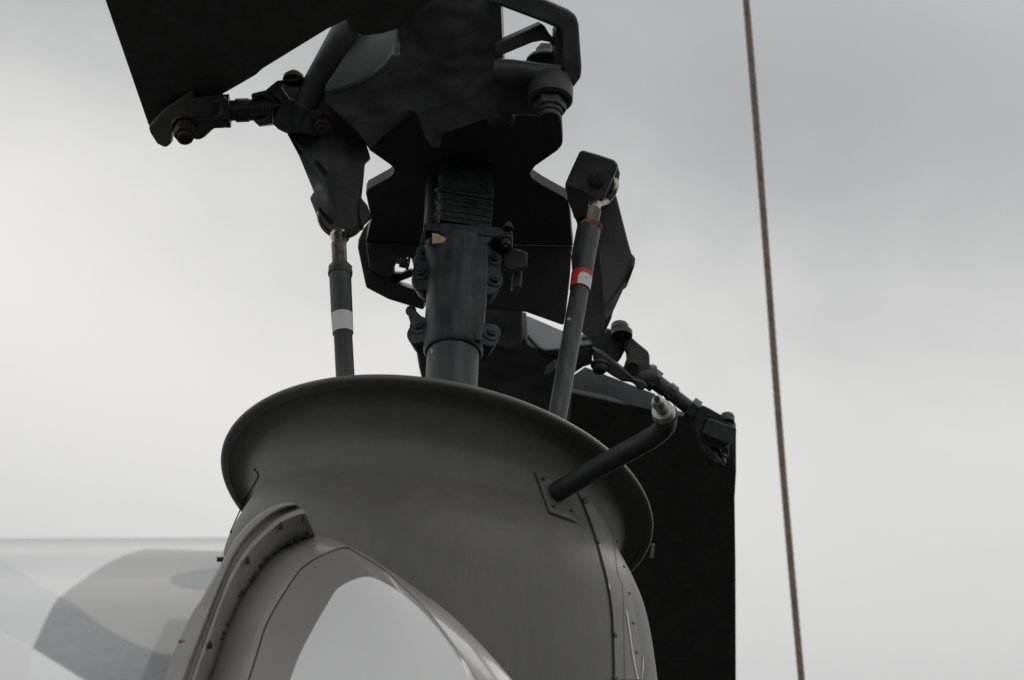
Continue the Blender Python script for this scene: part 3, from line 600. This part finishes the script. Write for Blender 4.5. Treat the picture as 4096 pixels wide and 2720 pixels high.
# white patch wraps the lower right of the band
ax = (b1 - b0).normalized(); s_x = (CX - ax * CX.dot(ax)).normalized(); s_f = ax.cross(s_x); s_f = -s_f if s_f.dot(CF) > 0 else s_f
vs = []; fs = []; nn = 14
for j, t in enumerate((0.02, .2, .4, .6, .74)):
    for i in range(nn):
        a = radians(105) + (radians(-40) - radians(105)) * i / (nn - 1) if j < 4 else radians(85) + (radians(-40) - radians(85)) * i / (nn - 1)
        vs.append(b0.lerp(b1, t + random.uniform(-.012, .012) * (j > 3)) + (s_x * cos(a) + s_f * sin(a)) * (24.2 + t * 1.3) * k2)
for j in range(4):
    for i in range(nn - 1): fs.append([j * nn + i, j * nn + i + 1, (j + 1) * nn + i + 1, (j + 1) * nn + i])
MB_().add(vs, fs).build('white_patch', WCHIP, l2)
MB_().turned(R(1361, 530), tax, [(0, 25 * k2), (.002, 27 * k2), (.007, 27 * k2), (.009, 22 * k2)], 24).build('lock_nut', RUSTB, l2)
q = MB_(); threads(q, R(1363, 515), R(1369.5, 483), 15.5 * k2, 7); q.build('threaded_shank', STEEL, l2)
cE = at(*Fp(645, 320, .012))
q = MB_(); q.torus(cE, (-CF + CX * .2).normalized(), 114 * kF, 15 * kF, 40, 12)
q.tube([R(1368.5, 488), R(1370.5, 474), cE - CU * 125 * kF - CX * 2 * kF, cE - CU * 105 * kF], [16 * k2, 15 * k2, 42 * kF, 60 * kF], 20); q.build('rod_end', STEEL, l2)
q = MB_(); q.tube([R(1372, 474), at(*Fp(700, 455, .005)), at(*Fp(750, 395, .005)), at(*Fp(772, 340, .006)), at(*Fp(768, 295, .012))], [9 * k2, 10 * k2, 9 * k2, 8 * k2, 6 * k2], 14); q.build('rod_end_eye', STEEL, l2)
for x, y in ((423, 1345),):
    MB_().turned(at(Fz((x, y))[0], d2(745) - .0125), -CF, [(-.002, .003), (.001, .003), (.0015, .002)], 12).build('rivet', ALU, l2)

# ================================================================== far blade, grip and drag brace
dG = 4.62
fb = thing('rotor_blade', at(Q((1500, 930))[0], dG + .1), 'broad black blade hanging down behind the cowling, with a root edge coloured paler as if lit', 'blade')
tip = [(2600, 3300), (1750, 3300)]
fbn = (-MA * .9 - CF * .25).normalized(); fbo = at(Q((1505, 945))[0], dG + .12)
Gp = lambda *p: G(*p)
bo2 = Q((1312, 905), (1505, 946), (1620, 970), (1697, 985), (1697.5, 1090), (1694, 1150), (1696, 1300), (1697, 1568), (1698, 1900), (1000, 1900), (985, 960), (1100, 900))
plate('blade_skin', bo2, (fbo, fbn), .012, BLADE, fb, .003)
plate('lit_root_face', Q((1290, 905), (1300, 880), (1349, 845), (1512, 908), (1512, 948), (1312, 905)), (at(Q((1400, 900))[0], dG + .12), (-CF + CU * .25).normalized()), .02, CUP, fb, .002)  # lighter paint gives the root end the look of stronger light
plate('edge_strip', Q((1684, 985), (1697, 985), (1697, 1092), (1692, 1070), (1686, 1030)), (at(Q((1690, 1000))[0], dG + .06), (-CF + CX * .6).normalized()), .004, LINK, fb, .001)

fg = thing('blade_grip', at(Q((1120, 820))[0], dG), 'dark blade grip casting behind the mast, running down into the rear blade', 'blade grip')
fgo = Q((956, 790), (966, 850), (978, 900), (1000, 1000), (1310, 1000), (1320, 905), (1300, 880), (1345, 848), (1366, 842)) + G((430, 485), (430, 350), (320, 372), (180, 388), (60, 392), (10, 372)) + E((1130, 1140), (1085, 1105), (1050, 1000), (700, 1000), (300, 1000))
plate('grip_casting', fgo, (at(Q((1120, 820))[0], dG), (-CF - CU * .35).normalized()), .06, GRIP, fg, .006)
plate('grip_cheek', E((700, 700), (1030, 700), (1060, 800), (1065, 960), (1070, 1100), (1015, 1175), (945, 1195), (880, 1165), (700, 1100)), (at(E((1000, 1000))[0], dG - .06), (-CF - CU * .1).normalized()), .05, GRIP, fg, .006, 1)
plate('grip_cup', [(2080, 1250)] + Fz((105, 1306), (130, 1312), (380, 1420)) + G((330, 290), (330, 345), (320, 380), (120, 396), (40, 385), (-20, 340)) + [(2096, 1325)], (at(G((60, 380))[0], dG - .01), (-CF + CU * 1.1).normalized()), .01, mat('glossy_grey_cup', (.26, .265, .275), .3, vary=.1), fg, .003)
plate('cup_edge', E((1045, 872), (1090, 880), (1100, 960), (1100, 1100), (1070, 1105), (1058, 980)), (at(E((1070, 1000))[0], dG - .03), (-CF + CU * .4 + CX * .3).normalized()), .01, CUP, fg, .002)
plate('cup_lip', G((-20, 335), (0, 352), (60, 382), (180, 372), (320, 345), (430, 333), (430, 350), (320, 366), (180, 392), (60, 400), (0, 372)), (at(G((60, 380))[0], dG - .03), (-CF + CU * .5).normalized()), .01, CUP, fg, .001)
plate('grip_flute', G((40, 610), (60, 520), (140, 455), (150, 540)), (at(G((100, 540))[0], dG - .02), (-CF + CU * .3 - CX * .3).normalized()), .01, CUP, fg, .003)

kG = .5102 / FP * dG
rb = thing('drag_brace', at(G((1250, 900))[0], dG), 'dark forked drag brace with turnbuckle, bolted to the rear blade corner behind the hose nozzle', 'drag brace')
gq = lambda off=0, nx=0, ny=0: (at(G((900, 600))[0], dG + off), (-CF + CX * nx + CU * ny).normalized())
g3 = lambda x, y, o=0: at(G((x, y))[0], dG + o)
plate('lug_block', G((340, 285), (545, 213), (625, 238), (700, 285), (708, 325), (690, 390), (660, 450), (625, 498), (430, 385)), gq(.02, .1, .15), .05, LINK, rb, .005)
MB_().turned(g3(645, 235, -.005), MA, [(0, 70 * kG), (.008, 70 * kG), (.01, 62 * kG)], 24).build('bolt_head', BOLT, rb)
MB_().turned(g3(660, 265, -.006), MA, [(-.004, 85 * kG), (.004, 85 * kG)], 24).build('washer', BOLT, rb)
plate('fork_arm', G((600, 185), (660, 215), (715, 250), (742, 295), (800, 345), (868, 400), (880, 435), (882, 500), (905, 560), (880, 620), (800, 650), (745, 610), (680, 545), (695, 510), (715, 450), (712, 405), (695, 370), (702, 300)), gq(-.005, .1, .1), .03, GRIP, rb, .005)
plate('fork_arm', G((430, 372), (520, 415), (630, 500), (700, 560), (760, 610), (840, 640), (870, 680), (830, 705), (800, 712), (745, 648), (665, 640), (600, 605), (555, 575), (440, 490)), gq(-.02, 0, -.1), .03, YOKE, rb, .004)
MB_().turned(g3(490, 500, -.02), -MA, [(0, 75 * kG), (.004, 75 * kG), (.005, 60 * kG), (.011, 58 * kG), (.014, 44 * kG)], 12).build('nut', RUBBER, rb)
MB_().turned(g3(742, 525, -.008), (-CF - CU * .2).normalized(), [(-.002, 62 * kG), (.004, 60 * kG), (.006, 44 * kG), (.004, 40 * kG)], 28).build('pin_end', BOLT, rb)
bx = lambda x, y: g3(x, y, .01)
MB_().turned(bx(800, 600), bx(930, 560) - bx(800, 600) + (bx(900, 650) - bx(800, 600)) * .6, [(0, 95 * kG), (.022, 92 * kG), (.026, 80 * kG)], 28).build('collar', GRIP, rb)
MB_().turned(bx(885, 610), bx(1200, 850) - bx(885, 610), [(0, 92 * kG), (.012, 92 * kG)], 6).build('lock_nut', LINK, rb, .001)
MB_().tube([bx(880, 605), bx(1010, 705), bx(1015, 708), bx(1070, 752), bx(1075, 756), bx(1210, 860)], [66 * kG, 66 * kG, 72 * kG, 72 * kG, 58 * kG, 58 * kG], 28).build('barrel', LINK, rb)
MB_().turned(bx(1012, 706), bx(1072, 753) - bx(1012, 706), [(0, 78 * kG), (70 * kG, 78 * kG)], 6).build('barrel_hex', GRIP, rb, .001)
MB_().turned(bx(1185, 842), bx(1250, 890) - bx(1185, 842), [(0, 98 * kG), (68 * kG, 98 * kG)], 6).build('lock_nut', LINK, rb, .001)
plate('fork', G((1225, 850), (1255, 828), (1300, 825), (1350, 848), (1440, 900), (1500, 945), (1562, 1000), (1540, 1005), (1340, 920), (1318, 960), (1285, 1040), (1285, 1080), (1330, 1140), (1400, 1205), (1455, 1270), (1400, 1290), (1300, 1200), (1270, 1090), (1232, 990), (1215, 935)), gq(.01, .1, .1), .025, LINK, rb, .004)
plate('lug_block', G((1335, 918), (1562, 1000), (1558, 1090), (1500, 1138), (1288, 1048)), gq(.004, .05, .15), .035, LINK, rb, .003)
plate('fork_rear_arm', G((1288, 1048), (1500, 1138), (1505, 1240), (1440, 1265), (1330, 1140)), gq(.04, 0, -.3), .02, YOKE, rb, .003)  # darker fork arm set behind the lug block
MB_().turned(g3(1488, 960, .02), MA, [(0, 58 * kG), (.01, 58 * kG), (.013, 50 * kG)], 24).build('bolt_head', LINK, rb)
for x, y in ((1530, 1030), (1490, 1112)):
    MB_().turned(g3(x, y, .022), (-CF + CU * .1).normalized(), [(-.002, 17 * kG), (.002, 15 * kG), (.003, 8 * kG)], 14).build('rivet', BOLT, rb)
hexbolt(g3(1365, 1190, .03), -MA, 58 * kG, .014, RUST, rb, 'rusty_nut', 1.3, .7)
hexbolt(g3(1440, 1230, .03), -MA, 40 * kG, .012, BOLT, rb, 'nut', 1.2, .6)

# ================================================================== foreground fairing with riveted flange
YR = 2720
def dep(y, base=3.32, g_=1.25): return base + g_ * (YR - y) * 3.4 / FP
n_ = 60
wf = thing('arched_fairing', at(Q((800, 1568))[0], 3.3), 'arched grey fairing with riveted flange and gloss white panel, before the cowling', 'fairing')
T0 = J((310, 1750), (375, 1568), (460, 1300), (540, 1100), (640, 880), (740, 740), (850, 590), (960, 500), (1100, 430), (1210, 400)) + K((290, 222), (430, 255), (560, 305), (760, 410), (960, 540), (1200, 710), (1500, 930), (1750, 1170), (1950, 1390), (2100, 1568), (2230, 1740))
T1 = J((650, 1750), (700, 1568), (760, 1380), (830, 1150), (920, 970), (1040, 780), (1130, 660), (1260, 570), (1400, 508)) + K((530, 328), (575, 332), (640, 378), (720, 425), (900, 540), (1100, 720), (1250, 860), (1400, 1030), (1550, 1230), (1680, 1420), (1770, 1568), (1860, 1740))
T2 = K((-30, 1740), (25, 1568), (110, 1340), (260, 1050), (400, 810), (440, 745), (480, 702), (560, 655), (660, 615), (750, 602), (830, 622), (1000, 712), (1200, 868), (1350, 1020), (1500, 1210), (1620, 1400), (1705, 1568), (1790, 1740))
def rail(pts, n=n_): return [tuple(p) for p in resample(pts, n)]
r0, r1, r2 = rail(T0), rail(T1), rail(T2)
def loft(rails, name, m, parent, sub=3, sharp=50):
    """rails: lists of (photo pixel, depth)"""
    vs = []; fs = []; n = len(rails[0])
    for rl in rails: vs += [at(p, d) for p, d in rl]
    for i in range(len(rails) - 1):
        for j in range(n - 1): fs.append([i * n + j, i * n + j + 1, (i + 1) * n + j + 1, (i + 1) * n + j])
    return MB_().add(vs, fs).build(name, m, parent, sharp=sharp)
def lerp2(a, b, t): return (a[0] + (b[0] - a[0]) * t, a[1] + (b[1] - a[1]) * t)
def rails_between(ra, rb, oa, ob, bulge, steps, t0=0., t1=1.):
    o = []
    for s in range(steps + 1):
        t = t0 + (t1 - t0) * s / steps
        o.append([(lerp2(a, b, t), dep(lerp2(a, b, t)[1]) + oa + (ob - oa) * t - bulge * sin(pi * t)) for a, b in zip(ra, rb)])
    return o
outer = rails_between(r0, r1, .05, 0, .006, 8, 0, .985)
outer = [[(p, d + .05) for p, d in outer[0]]] + outer
loft(outer, 'outer_band', BANDM, wf)
inner = rails_between(r1, r2, .0, -.012, .0, 5, .03, 1)
loft(inner, 'inner_band', BANDM2, wf)
# sealant line between the bands
sl = [[(lerp2(a, b, -.015), dep(a[1]) + .0035) for a, b in zip(r1, r0)]]
c_ = [at(a, dep(a[1]) + .002) for a in r1]
MB_().tube(c_, .0008, 8).build('band_joint', SEAM_HOLE, wf)
# white panel: rows between the left and right branch
half = n_ // 2
dense = rail(T2, 81); rows_ = []
for i in range(41):
    a, b = dense[i], dense[80 - i]
    row = []
    for kx in range(17):
        t = kx / 16; p = lerp2(a, b, t); row.append((p, dep(p[1]) - .0125 - .03 * sin(pi * t) * sin(pi / 2 * (40 - i) / 40) ** .7))
    rows_.append(row)
loft(rows_, 'white_panel', GLOSSW, wf, sharp=80)
# flange: stepped strip around the left of the arch
# stations from the top end cap to the lower left
ra_ = rail(J((1072, 127), (980, 132), (880, 165), (760, 240), (620, 380), (530, 530), (455, 660), (385, 790), (300, 940), (250, 1010), (190, 1130), (100, 1330), (15, 1568), (-50, 1760)), 50)
rb_ = rail(J((1085, 138), (1000, 148), (900, 190), (780, 270), (630, 430), (540, 580), (480, 720), (425, 850), (370, 990), (325, 1110), (275, 1230), (200, 1410), (140, 1568), (70, 1760)), 50)
rc_ = rail(J((1112, 155), (1040, 165), (940, 205), (830, 285), (680, 440), (585, 590), (520, 720), (465, 850), (410, 990), (365, 1110), (320, 1230), (250, 1430), (205, 1568), (140, 1760)), 50)
rd_ = rail(J((1150, 180), (1075, 195), (960, 250), (850, 335), (705, 480), (605, 620), (540, 745), (490, 870), (440, 1000), (395, 1130), (350, 1260), (285, 1440), (240, 1568), (175, 1760)), 50)
re_ = rail(J((1240, 385), (1200, 395), (1090, 430), (950, 505), (840, 600), (735, 750), (680, 830), (630, 905), (575, 1020), (525, 1140), (470, 1290), (410, 1470), (372, 1568), (310, 1760)), 50)
def rl(r, o): return [(p, dep(p[1], 3.30) + o) for p in r]
def mix(a, b, t): return [lerp2(x, y, t) for x, y in zip(a, b)]
loft([rl(ra_, .03), rl(ra_, .0), rl(mix(ra_, rb_, .35), -.004), rl(mix(ra_, rb_, .8), -.004), rl(rb_, -.007), rl(mix(rb_, rc_, .35), -.005), rl(rc_, .012), rl(mix(rc_, rd_, .5), .013), rl(rd_, -.002), rl(mix(rd_, re_, .15), .0)], 'flange_lip', FRAME, wf, sharp=30)
loft([rl(mix(rd_, re_, .15), .0), rl(mix(rd_, re_, .5), .018), rl(mix(rd_, re_, .85), .045), rl(re_, .062), rl(mix(rd_, re_, 1.06), .1)], 'flange_wall', FRAMED, wf, sharp=40)
# closing cap at the upper end
cap = [at(ra_[0], dep(ra_[0][1], 3.3) + .03), at(ra_[0], dep(ra_[0][1], 3.3)), at(rb_[0], dep(rb_[0][1], 3.3) - .007), at(rc_[0], dep(rc_[0][1], 3.3) + .012), at(rd_[0], dep(rd_[0][1], 3.3)), at(re_[0], dep(re_[0][1], 3.3) + .062), at(re_[0], dep(re_[0][1], 3.3) + .1)]
MB_().add(cap, [list(range(7))]).build('flange_end', FRAMED, wf)
kJ = .491 / FP * 3.5
for x, y in ((1147, 255), (965, 318), (693, 600), (388, 1285)):
    p0 = J((x, y))[0]; p = at(p0, dep(p0[1], 3.3) + .001)
    MB_().tube([p + CU * 38 * kJ, p + CU * 10 * kJ, p - CU * 28 * kJ], [9 * kJ, 20 * kJ, 17 * kJ], 12).build('screw', RUBBER, wf)
for x, y, m_ in ((468, 585, RUST), (158, 1262, RUSTB)):
    p0 = J((x, y))[0]; p = at(p0, dep(p0[1], 3.3) + (.0 if m_ is RUSTB else .012))
    MB_().tube([p - CX * 24 * kJ, p + CX * 30 * kJ], 20 * kJ, 12).build('screw', m_, wf)
# flaked sealant along the foot of the wall
random.seed(11); q = MB_()
for i in range(45):
    t = random.random() ** 1.3; j = t * 34; a = re_[int(j)]; b = re_[int(j) + 1]; p = lerp2(a, b, j % 1)
    p = (p[0] - random.uniform(-3, 13), p[1] - random.uniform(-3, 10)); v0 = at(p, dep(p[1], 3.3) + .048); s_ = random.uniform(.0008, .0035)
    q.turned(v0, (-CF + V((random.uniform(-1, 1), 0, random.uniform(-1, 1)))).normalized(), [(0, s_), (.0015, s_ * .5)], 5)
tag(q.build('flaked_sealant', mat('grey_sealant', (.06, .058, .055), .9, vary=.5), wf), None, None, kind='stuff')

# ================================================================== clear canopy at the left, shapes seen in the glass coloured into its sheet
fu = thing('canopy', at(Q((250, 1568))[0], 3.6), 'curved clear canopy with grey and slate blue shapes coloured into it, beside the riveted flange', 'canopy')
RF = 1.2; tp = at(Q((250, 1236))[0], 4.1)
# horizontal cylinder whose silhouette shows as the level top line
rv = ray(Q((250, 1236))[0]).normalized(); nrm = (rv.cross(CX)); nrm = -nrm if nrm.z < 0 else nrm
ctr = tp - nrm.normalized() * RF
GX, GY = 170, 190
xl, xr = at(Q((-120, 1236))[0], 4.0).x, at(Q((575, 1236))[0], 3.9).x
a_top = math.atan2(nrm.z, nrm.y)
import bisect
def inside(p, poly):
    c = False; j = len(poly) - 1
    for i in range(len(poly)):
        if (poly[i][1] > p[1]) != (poly[j][1] > p[1]) and p[0] < (poly[j][0] - poly[i][0]) * (p[1] - poly[i][1]) / (poly[j][1] - poly[i][1]) + poly[i][0]: c = not c
        j = i
    return c
def sdist(p, poly):
    d = 1e9
    for i in range(len(poly)):
        a, b = poly[i], poly[(i + 1) % len(poly)]; dx, dy = b[0] - a[0], b[1] - a[1]
        t = max(0, min(1, ((p[0] - a[0]) * dx + (p[1] - a[1]) * dy) / (dx * dx + dy * dy + 1e-9)))
        d = min(d, math.hypot(p[0] - a[0] - dx * t, p[1] - a[1] - dy * t))
    return -d if inside(p, poly) else d
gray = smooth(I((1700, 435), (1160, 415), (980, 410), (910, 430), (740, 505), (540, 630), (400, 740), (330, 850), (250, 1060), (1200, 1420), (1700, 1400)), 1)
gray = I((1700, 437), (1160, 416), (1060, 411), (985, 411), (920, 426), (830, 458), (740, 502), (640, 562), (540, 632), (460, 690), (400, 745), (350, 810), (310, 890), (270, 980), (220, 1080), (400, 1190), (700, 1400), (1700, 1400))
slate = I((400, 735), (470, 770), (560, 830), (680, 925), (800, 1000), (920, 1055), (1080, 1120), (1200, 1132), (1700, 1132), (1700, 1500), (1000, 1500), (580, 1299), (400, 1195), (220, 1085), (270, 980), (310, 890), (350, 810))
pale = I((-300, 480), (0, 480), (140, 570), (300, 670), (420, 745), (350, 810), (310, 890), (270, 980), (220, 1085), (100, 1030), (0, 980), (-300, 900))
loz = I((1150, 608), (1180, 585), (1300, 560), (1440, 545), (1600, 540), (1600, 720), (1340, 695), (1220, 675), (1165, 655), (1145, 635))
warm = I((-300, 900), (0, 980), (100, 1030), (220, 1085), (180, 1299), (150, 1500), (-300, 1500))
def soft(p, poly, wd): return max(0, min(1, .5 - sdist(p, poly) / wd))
import mathutils
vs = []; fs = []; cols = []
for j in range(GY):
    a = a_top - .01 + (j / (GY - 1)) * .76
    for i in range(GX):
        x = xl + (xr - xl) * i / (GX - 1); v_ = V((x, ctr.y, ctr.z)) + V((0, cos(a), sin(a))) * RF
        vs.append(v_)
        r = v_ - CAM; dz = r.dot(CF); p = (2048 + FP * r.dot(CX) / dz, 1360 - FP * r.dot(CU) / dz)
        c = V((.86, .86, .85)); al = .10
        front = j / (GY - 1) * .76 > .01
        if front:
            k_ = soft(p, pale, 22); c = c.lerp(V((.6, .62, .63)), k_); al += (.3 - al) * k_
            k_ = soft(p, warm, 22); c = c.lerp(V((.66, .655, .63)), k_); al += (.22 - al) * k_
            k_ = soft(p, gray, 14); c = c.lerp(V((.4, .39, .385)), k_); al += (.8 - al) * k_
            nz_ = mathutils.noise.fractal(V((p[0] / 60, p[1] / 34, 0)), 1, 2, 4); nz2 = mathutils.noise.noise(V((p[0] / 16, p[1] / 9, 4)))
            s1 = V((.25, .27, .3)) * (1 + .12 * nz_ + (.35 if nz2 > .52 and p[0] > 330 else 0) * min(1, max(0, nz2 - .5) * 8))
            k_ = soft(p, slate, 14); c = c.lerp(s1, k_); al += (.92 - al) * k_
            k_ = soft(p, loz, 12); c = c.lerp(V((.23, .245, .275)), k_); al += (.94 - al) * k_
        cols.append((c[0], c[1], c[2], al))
for j in range(GY - 1):
    for i in range(GX - 1): fs.append([j * GX + i, j * GX + i + 1, (j + 1) * GX + i + 1, (j + 1) * GX + i])
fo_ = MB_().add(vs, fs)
CANOPY = mat('canopy_shapes', (.8, .8, .8), .3, vary=.0, coat=.6)
ln_ = CANOPY.node_tree; at_ = ln_.nodes.new('ShaderNodeAttribute'); at_.attribute_name = 'seen_shapes'
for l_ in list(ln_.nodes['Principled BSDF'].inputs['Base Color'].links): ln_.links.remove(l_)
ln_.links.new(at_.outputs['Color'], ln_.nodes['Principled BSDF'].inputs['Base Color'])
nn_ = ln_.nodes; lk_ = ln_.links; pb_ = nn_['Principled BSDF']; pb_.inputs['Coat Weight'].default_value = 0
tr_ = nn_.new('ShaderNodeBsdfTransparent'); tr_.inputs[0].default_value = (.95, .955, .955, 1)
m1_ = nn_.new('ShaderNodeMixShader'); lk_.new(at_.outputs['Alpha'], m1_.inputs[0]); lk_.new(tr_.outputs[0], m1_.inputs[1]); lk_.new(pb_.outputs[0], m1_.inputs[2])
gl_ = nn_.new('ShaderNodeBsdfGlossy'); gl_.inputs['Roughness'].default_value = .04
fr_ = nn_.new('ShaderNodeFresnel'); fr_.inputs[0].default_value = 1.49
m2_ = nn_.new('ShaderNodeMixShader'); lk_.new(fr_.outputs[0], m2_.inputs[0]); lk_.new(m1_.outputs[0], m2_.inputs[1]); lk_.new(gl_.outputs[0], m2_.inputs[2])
lk_.new(m2_.outputs[0], nn_['Material Output'].inputs[0]); CANOPY.name = 'clear_canopy_with_shapes'
fob = fo_.build('glazing', CANOPY, fu, sharp=80)
ca = fob.data.color_attributes.new('seen_shapes', 'FLOAT_COLOR', 'POINT')
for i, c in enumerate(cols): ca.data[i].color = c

# ================================================================== rope at the right
rp_ = [(1697, -250), (1720, 0), (1745, 300), (1772, 650), (1795, 960), (1818, 1235), (1848, 1568), (1875, 1850)]
pts = curve([at(Q(p)[0], 6.4) for p in rp_], 10)
q = MB_(); kr = 1.7349 / FP * 6.4
path = pts; 
for s in range(3):                                        # three twisted strands
    P3 = []
    dl_ = 0; dense_ = []
    for i in range(len(path) - 1):
        for t in range(6): dense_.append(path[i].lerp(path[i + 1], t / 6))
    for i, p in enumerate(dense_):
        a = i * .55 + s * 2 * pi / 3; P3.append(p + CX * cos(a) * 1.5 * kr + CF * sin(a) * 1.5 * kr)
    q.tube(P3, 6.9 * kr, 10)
o = q.build('rope', ROPE); tag(o, 'taut brown rope running steeply across the open cloudy sky', 'rope')

# ================================================================== the rotor head is one assembly: each casting a part, its fittings sub-parts
hd = thing('helicopter_rotor', HUB, 'black two-bladed rotor head with yoke, grips, pitch horns and drag braces on the mast', 'rotor')
def absorb(e, main):
    kids = list(e.children); name = e.name.split('.')[0]
    m = [k_ for k_ in kids if k_.name.split('.')[0] == main][0]
    bpy.data.objects.remove(e)
    m.parent = hd; m.matrix_parent_inverse = Matrix.Translation(-hd.location); m.name = name
    for k_ in kids:
        if k_ is not m: k_.parent = m; k_.matrix_parent_inverse = Matrix.Identity(4)
    return m
absorb(yk, 'yoke_plate'); absorb(bf_, 'fork_frame')
absorb(nb, 'blade_skin')['label'] = 'wide blade with skewed root end above the turnbuckle'
absorb(fb, 'blade_skin')['label'] = 'broad blade hanging down behind the cowling'
absorb(ng, 'grip_casting'); absorb(fg, 'grip_casting'); absorb(db, 'barrel'); absorb(rb, 'barrel'); absorb(st, 'rod')
absorb(hn, 'horn_casting'); absorb(h2, 'horn_casting')
